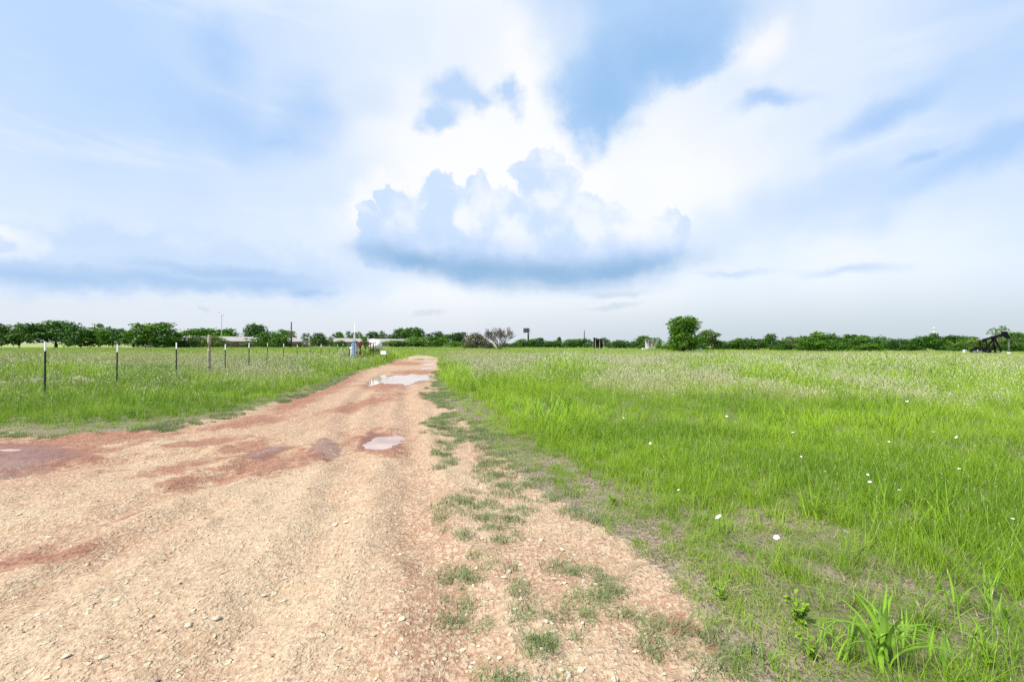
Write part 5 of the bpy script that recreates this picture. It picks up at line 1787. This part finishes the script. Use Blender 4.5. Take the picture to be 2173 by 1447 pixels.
grass_plant(1872, 1444, 0.46, 22, 'tall broad bladed grass plant in the bottom right foreground', 1, 1.2)
grass_plant(1795, 1425, 0.30, 9, 'smaller broad bladed plant left of the tall foreground one', 2)
grass_plant(1950, 1405, 0.26, 8, 'low broad bladed plant right behind the tall foreground one', 3)
grass_plant(2035, 1330, 0.30, 6, 'slim upright bladed plant at the right foreground', 4)
grass_plant(2120, 1350, 0.34, 8, 'slim upright bladed plant near the right picture edge', 5)
grass_plant(2150, 1445, 0.24, 9, 'broad bladed plant in the bottom right corner', 6)
for i, (px, py, h, lb) in enumerate([(1842, 1396, 0.24, 'small bladed plant behind the tall foreground grass plant'), (1908, 1428, 0.3, 'bladed plant touching the right side of the tall foreground one'), (1752, 1392, 0.2, 'small bladed plant right of the bushy foreground weed'),
                                     (1992, 1432, 0.27, 'bladed plant between the tall foreground one and the corner plant'), (1640, 1442, 0.16, 'lowest small bladed plant at the bottom picture edge near the verge'), (2064, 1404, 0.26, 'bladed plant up left of the bottom right corner plant'), (2104, 1290, 0.28, 'slim bladed plant above the one near the right picture edge')]):
    grass_plant(px, py, h, 11, lb, 140 + i)
CLX = sorted([1185, 1150, 1215, 1170, 1205, 1235, 1135, 1080])
for i, (px, py, h) in enumerate([(1185, 905, 0.75), (1150, 912, 0.6), (1215, 918, 0.6), (1170, 890, 0.7), (1205, 895, 0.65), (1235, 925, 0.45), (1135, 895, 0.6), (1080, 880, 0.5)]):
    grass_plant(px, py, h, 13, ORD[CLX.index(px)] + ' broad bladed grass clump in the tall grass right of the road', 20 + i, 0.9, 'broad grass clumps beside the road', 0.14)
for i, (px, py, h) in enumerate([(1180, 800, 0.8), (1200, 803, 0.9), (1225, 800, 0.85), (1240, 797, 0.8), (1210, 795, 0.8), (1165, 806, 0.6)]):
    grass_plant(px, py, h, 34, ORD[sorted([1180, 1200, 1225, 1240, 1210, 1165]).index(px)] + ' broad grass plant of the bright green hummock in the pale meadow', 40 + i, 0.9, 'plants of the green hummock', 0.6)
for i, (px, py, h) in enumerate([(2035, 818, 0.7), (2055, 822, 0.75), (2020, 812, 0.6), (2045, 806, 0.7), (2090, 805, 0.6), (2130, 806, 0.6)]):
    grass_plant(px, py, h, 13, ORD[sorted([2035, 2055, 2020, 2045, 2090, 2130]).index(px)] + ' broad grass plant of the green clump far right in the meadow', 60 + i, 0.9, 'plants of the right green clump', 0.25)
grass_plant(1497, 779, 1.0, 9, 'lone dark spiky plant right of the bright green hummock', 80, 1.3)
for i, (px, py, h) in enumerate([(760, 775, 0.5), (775, 778, 0.6), (790, 776, 0.5), (745, 774, 0.5), (805, 773, 0.5), (820, 771, 0.5), (735, 772, 0.5)]):
    grass_plant(px, py, h, 14, ORD[sorted([760, 775, 790, 745, 805, 820, 735]).index(px)] + ' tall grass clump growing before the well equipment', 90 + i, 0.5, 'grass around the well equipment', 0.3)


def weed(px, py, h, n_, lb, seed):
    p = on_ground(px, py)
    r = random.Random(seed)
    root = empty('leafy_weed', (p[0], p[1], hz(p[0], p[1]) - 0.01))
    stem = MB()
    tops = []
    for k in range(5):
        a = k * 1.3
        e = (math.cos(a) * h * 0.28, math.sin(a) * h * 0.28, h * r.uniform(0.7, 1))
        stem.tube([(0, 0, 0), (e[0] * 0.5, e[1] * 0.5, e[2] * 0.6), e], [0.005, 0.004, 0.002], 5)
        tops.append(e)
    stem.build('stem', L_WEED, root)
    for i in range(n_):
        e = tops[i % 5]
        f = r.uniform(0.25, 1.0)
        o = obj('leaf', WEEDLEAF[i % 3], None, root)
        o.location = (e[0] * f, e[1] * f, e[2] * f)
        s = h * r.uniform(0.13, 0.24)
        o.scale = (s, s, s)
        o.rotation_euler = (r.uniform(-0.4, 0.4), r.uniform(-0.3, 0.5), i * 2.4)
    tag(root, lb, 'weed')


WEEDLEAF = []
for v in range(3):
    V = [(0, 0, 0)]
    N_ = 7
    up, dn_ = [], []
    for i in range(1, N_):
        t = i / N_
        wv = 0.28 * math.sin(math.pi * t ** 0.8) * (1.18 if i % 2 else 0.82)
        up.append((t, wv, 0.22 * math.sin(t * 2.5) + 0.05))
        dn_.append((t, -wv, 0.22 * math.sin(t * 2.5) + 0.05))
    mid_ = [(i / N_, 0, 0.22 * math.sin(i / N_ * 2.5)) for i in range(1, N_)]
    tip = (1, 0, 0.1)
    V = [(0, 0, 0)] + up + mid_ + dn_ + [tip]
    k = N_ - 1
    Fc = [(0, k + 1, 1), (0, 2 * k + 1, k + 1)]
    for i in range(k - 1):
        Fc += [(1 + i, k + 1 + i, k + 2 + i, 2 + i), (k + 1 + i, 2 * k + 1 + i, 2 * k + 2 + i, k + 2 + i)]
    Fc += [(k, 2 * k, 3 * k + 1), (2 * k, 3 * k, 3 * k + 1)]
    me = bpy.data.meshes.new('leaf')
    me.from_pydata(V, [], Fc)
    a = me.attributes.new('shade', 'FLOAT', 'POINT')
    a.data.foreach_set('value', np.full(len(V), 0.3 + 0.25 * v, np.float32))
    me.materials.append(L_WEED)
    WEEDLEAF.append(me)
weed(1695, 1345, 0.17, 80, 'bushy leafy green weed left of the tall foreground grass plant', 1)
weed(1530, 1290, 0.14, 26, 'low leafy weed at the edge of the verge', 2)
weed(1720, 1420, 0.16, 26, 'small leafy weed under the bushy foreground weed', 3)
weed(1300, 1085, 0.16, 20, 'low bright leafy weed where the verge meets the meadow', 4)
weed(2095, 1440, 0.16, 22, 'small leafy weed near the bottom right corner', 5)


def flower_mesh():
    mb = MB()
    for k in range(5):
        a = k * 1.2566
        ca, sa = math.cos(a), math.sin(a)
        pts = []
        for (rr, wv, z) in ((0.12, 0.05, 0.0), (0.55, 0.38, 0.25), (0.95, 0.42, 0.35), (1.1, 0.16, 0.33)):
            pts += [(ca * rr - sa * wv, sa * rr + ca * wv, z), (ca * rr + sa * wv, sa * rr - ca * wv, z)]
        mb.add(pts, [(0, 1, 3, 2), (2, 3, 5, 4), (4, 5, 7, 6)], 0.5 + 0.08 * k)
    me = mb.mesh('petals', True)
    me.materials.append(PETAL)
    return me


PETALS = flower_mesh()
STEMM = MB().tube([(0, 0, 0), (0.02, 0, 0.5), (0, 0, 1)], [0.012, 0.01, 0.008], 5, shade=0.4).mesh('stem')
STEMM.materials.append(L_BROAD)
EYE = MB().tube([(0, 0, 0), (0, 0, 0.25)], [0.16, 0.1], 6).mesh('flower_centre')
EYE.materials.append(mat('yellow_stamens', (0.5, 0.42, 0.06)))


def flower(px, py, size_px, h, lb, group=None, parts=True):
    p = on_ground(px, py, h)
    z0 = hz(p[0], p[1])
    root = empty('white_flower', (p[0], p[1], z0), random.uniform(0, 6.28))
    hh_ = h - z0
    o = obj('stem', STEMM, None, root)
    o.scale = (0.25, 0.25, hh_)
    s = size_px / 2 * p[1] / F_PX
    o = obj('petals', PETALS, None, root)
    o.location = (0, 0, hh_)
    o.scale = (s, s, s * 1.3)
    o.rotation_euler = (random.uniform(-.7, .7), random.uniform(-.7, .7), 0)
    if parts:
        o2 = obj('flower_centre', EYE, None, root)
        o2.location = (0, 0, hh_)
        o2.scale = (s, s, s)
        o2.rotation_euler = o.rotation_euler
    tag(root, lb, 'flower', group)


flower(1526, 1098, 13, 0.25, 'white flower nearest the road, leftmost of the three close ones')
flower(1648, 1141, 11, 0.24, 'lowest of the three close white flowers in the meadow')
flower(1793, 1128, 14, 0.25, 'rightmost and largest of the three close white flowers')
FL = 'small white wildflower scattered in the right meadow'
for px, py in [(1846, 1023), (1862, 1037), (1877, 1018), (1896, 1037), (1908, 1040), (1928, 1031), (1841, 1007), (2146, 1078), (2149, 1101), (2045, 1061), (1700, 969), (2021, 915), (1980, 917), (1990, 921), (2030, 928), (2015, 872), (2085, 930), (1832, 912), (1886, 937),
               (1905, 895), (1773, 872), (1585, 882), (1662, 885), (1598, 898), (1683, 918), (1357, 899), (1366, 906), (1298, 879), (1322, 887), (1410, 934), (1380, 941), (1448, 876), (1542, 884), (1590, 880), (2163, 962), (2110, 968), (2035, 995), (2075, 998), (2000, 860), (1950, 848), (1925, 852), (1880, 910), (1440, 1040), (1620, 1010), (1750, 1000)][::2]:
    flower(px, py, random.uniform(3.5, 6.5), 0.31, FL, 'small white meadow flowers', False)
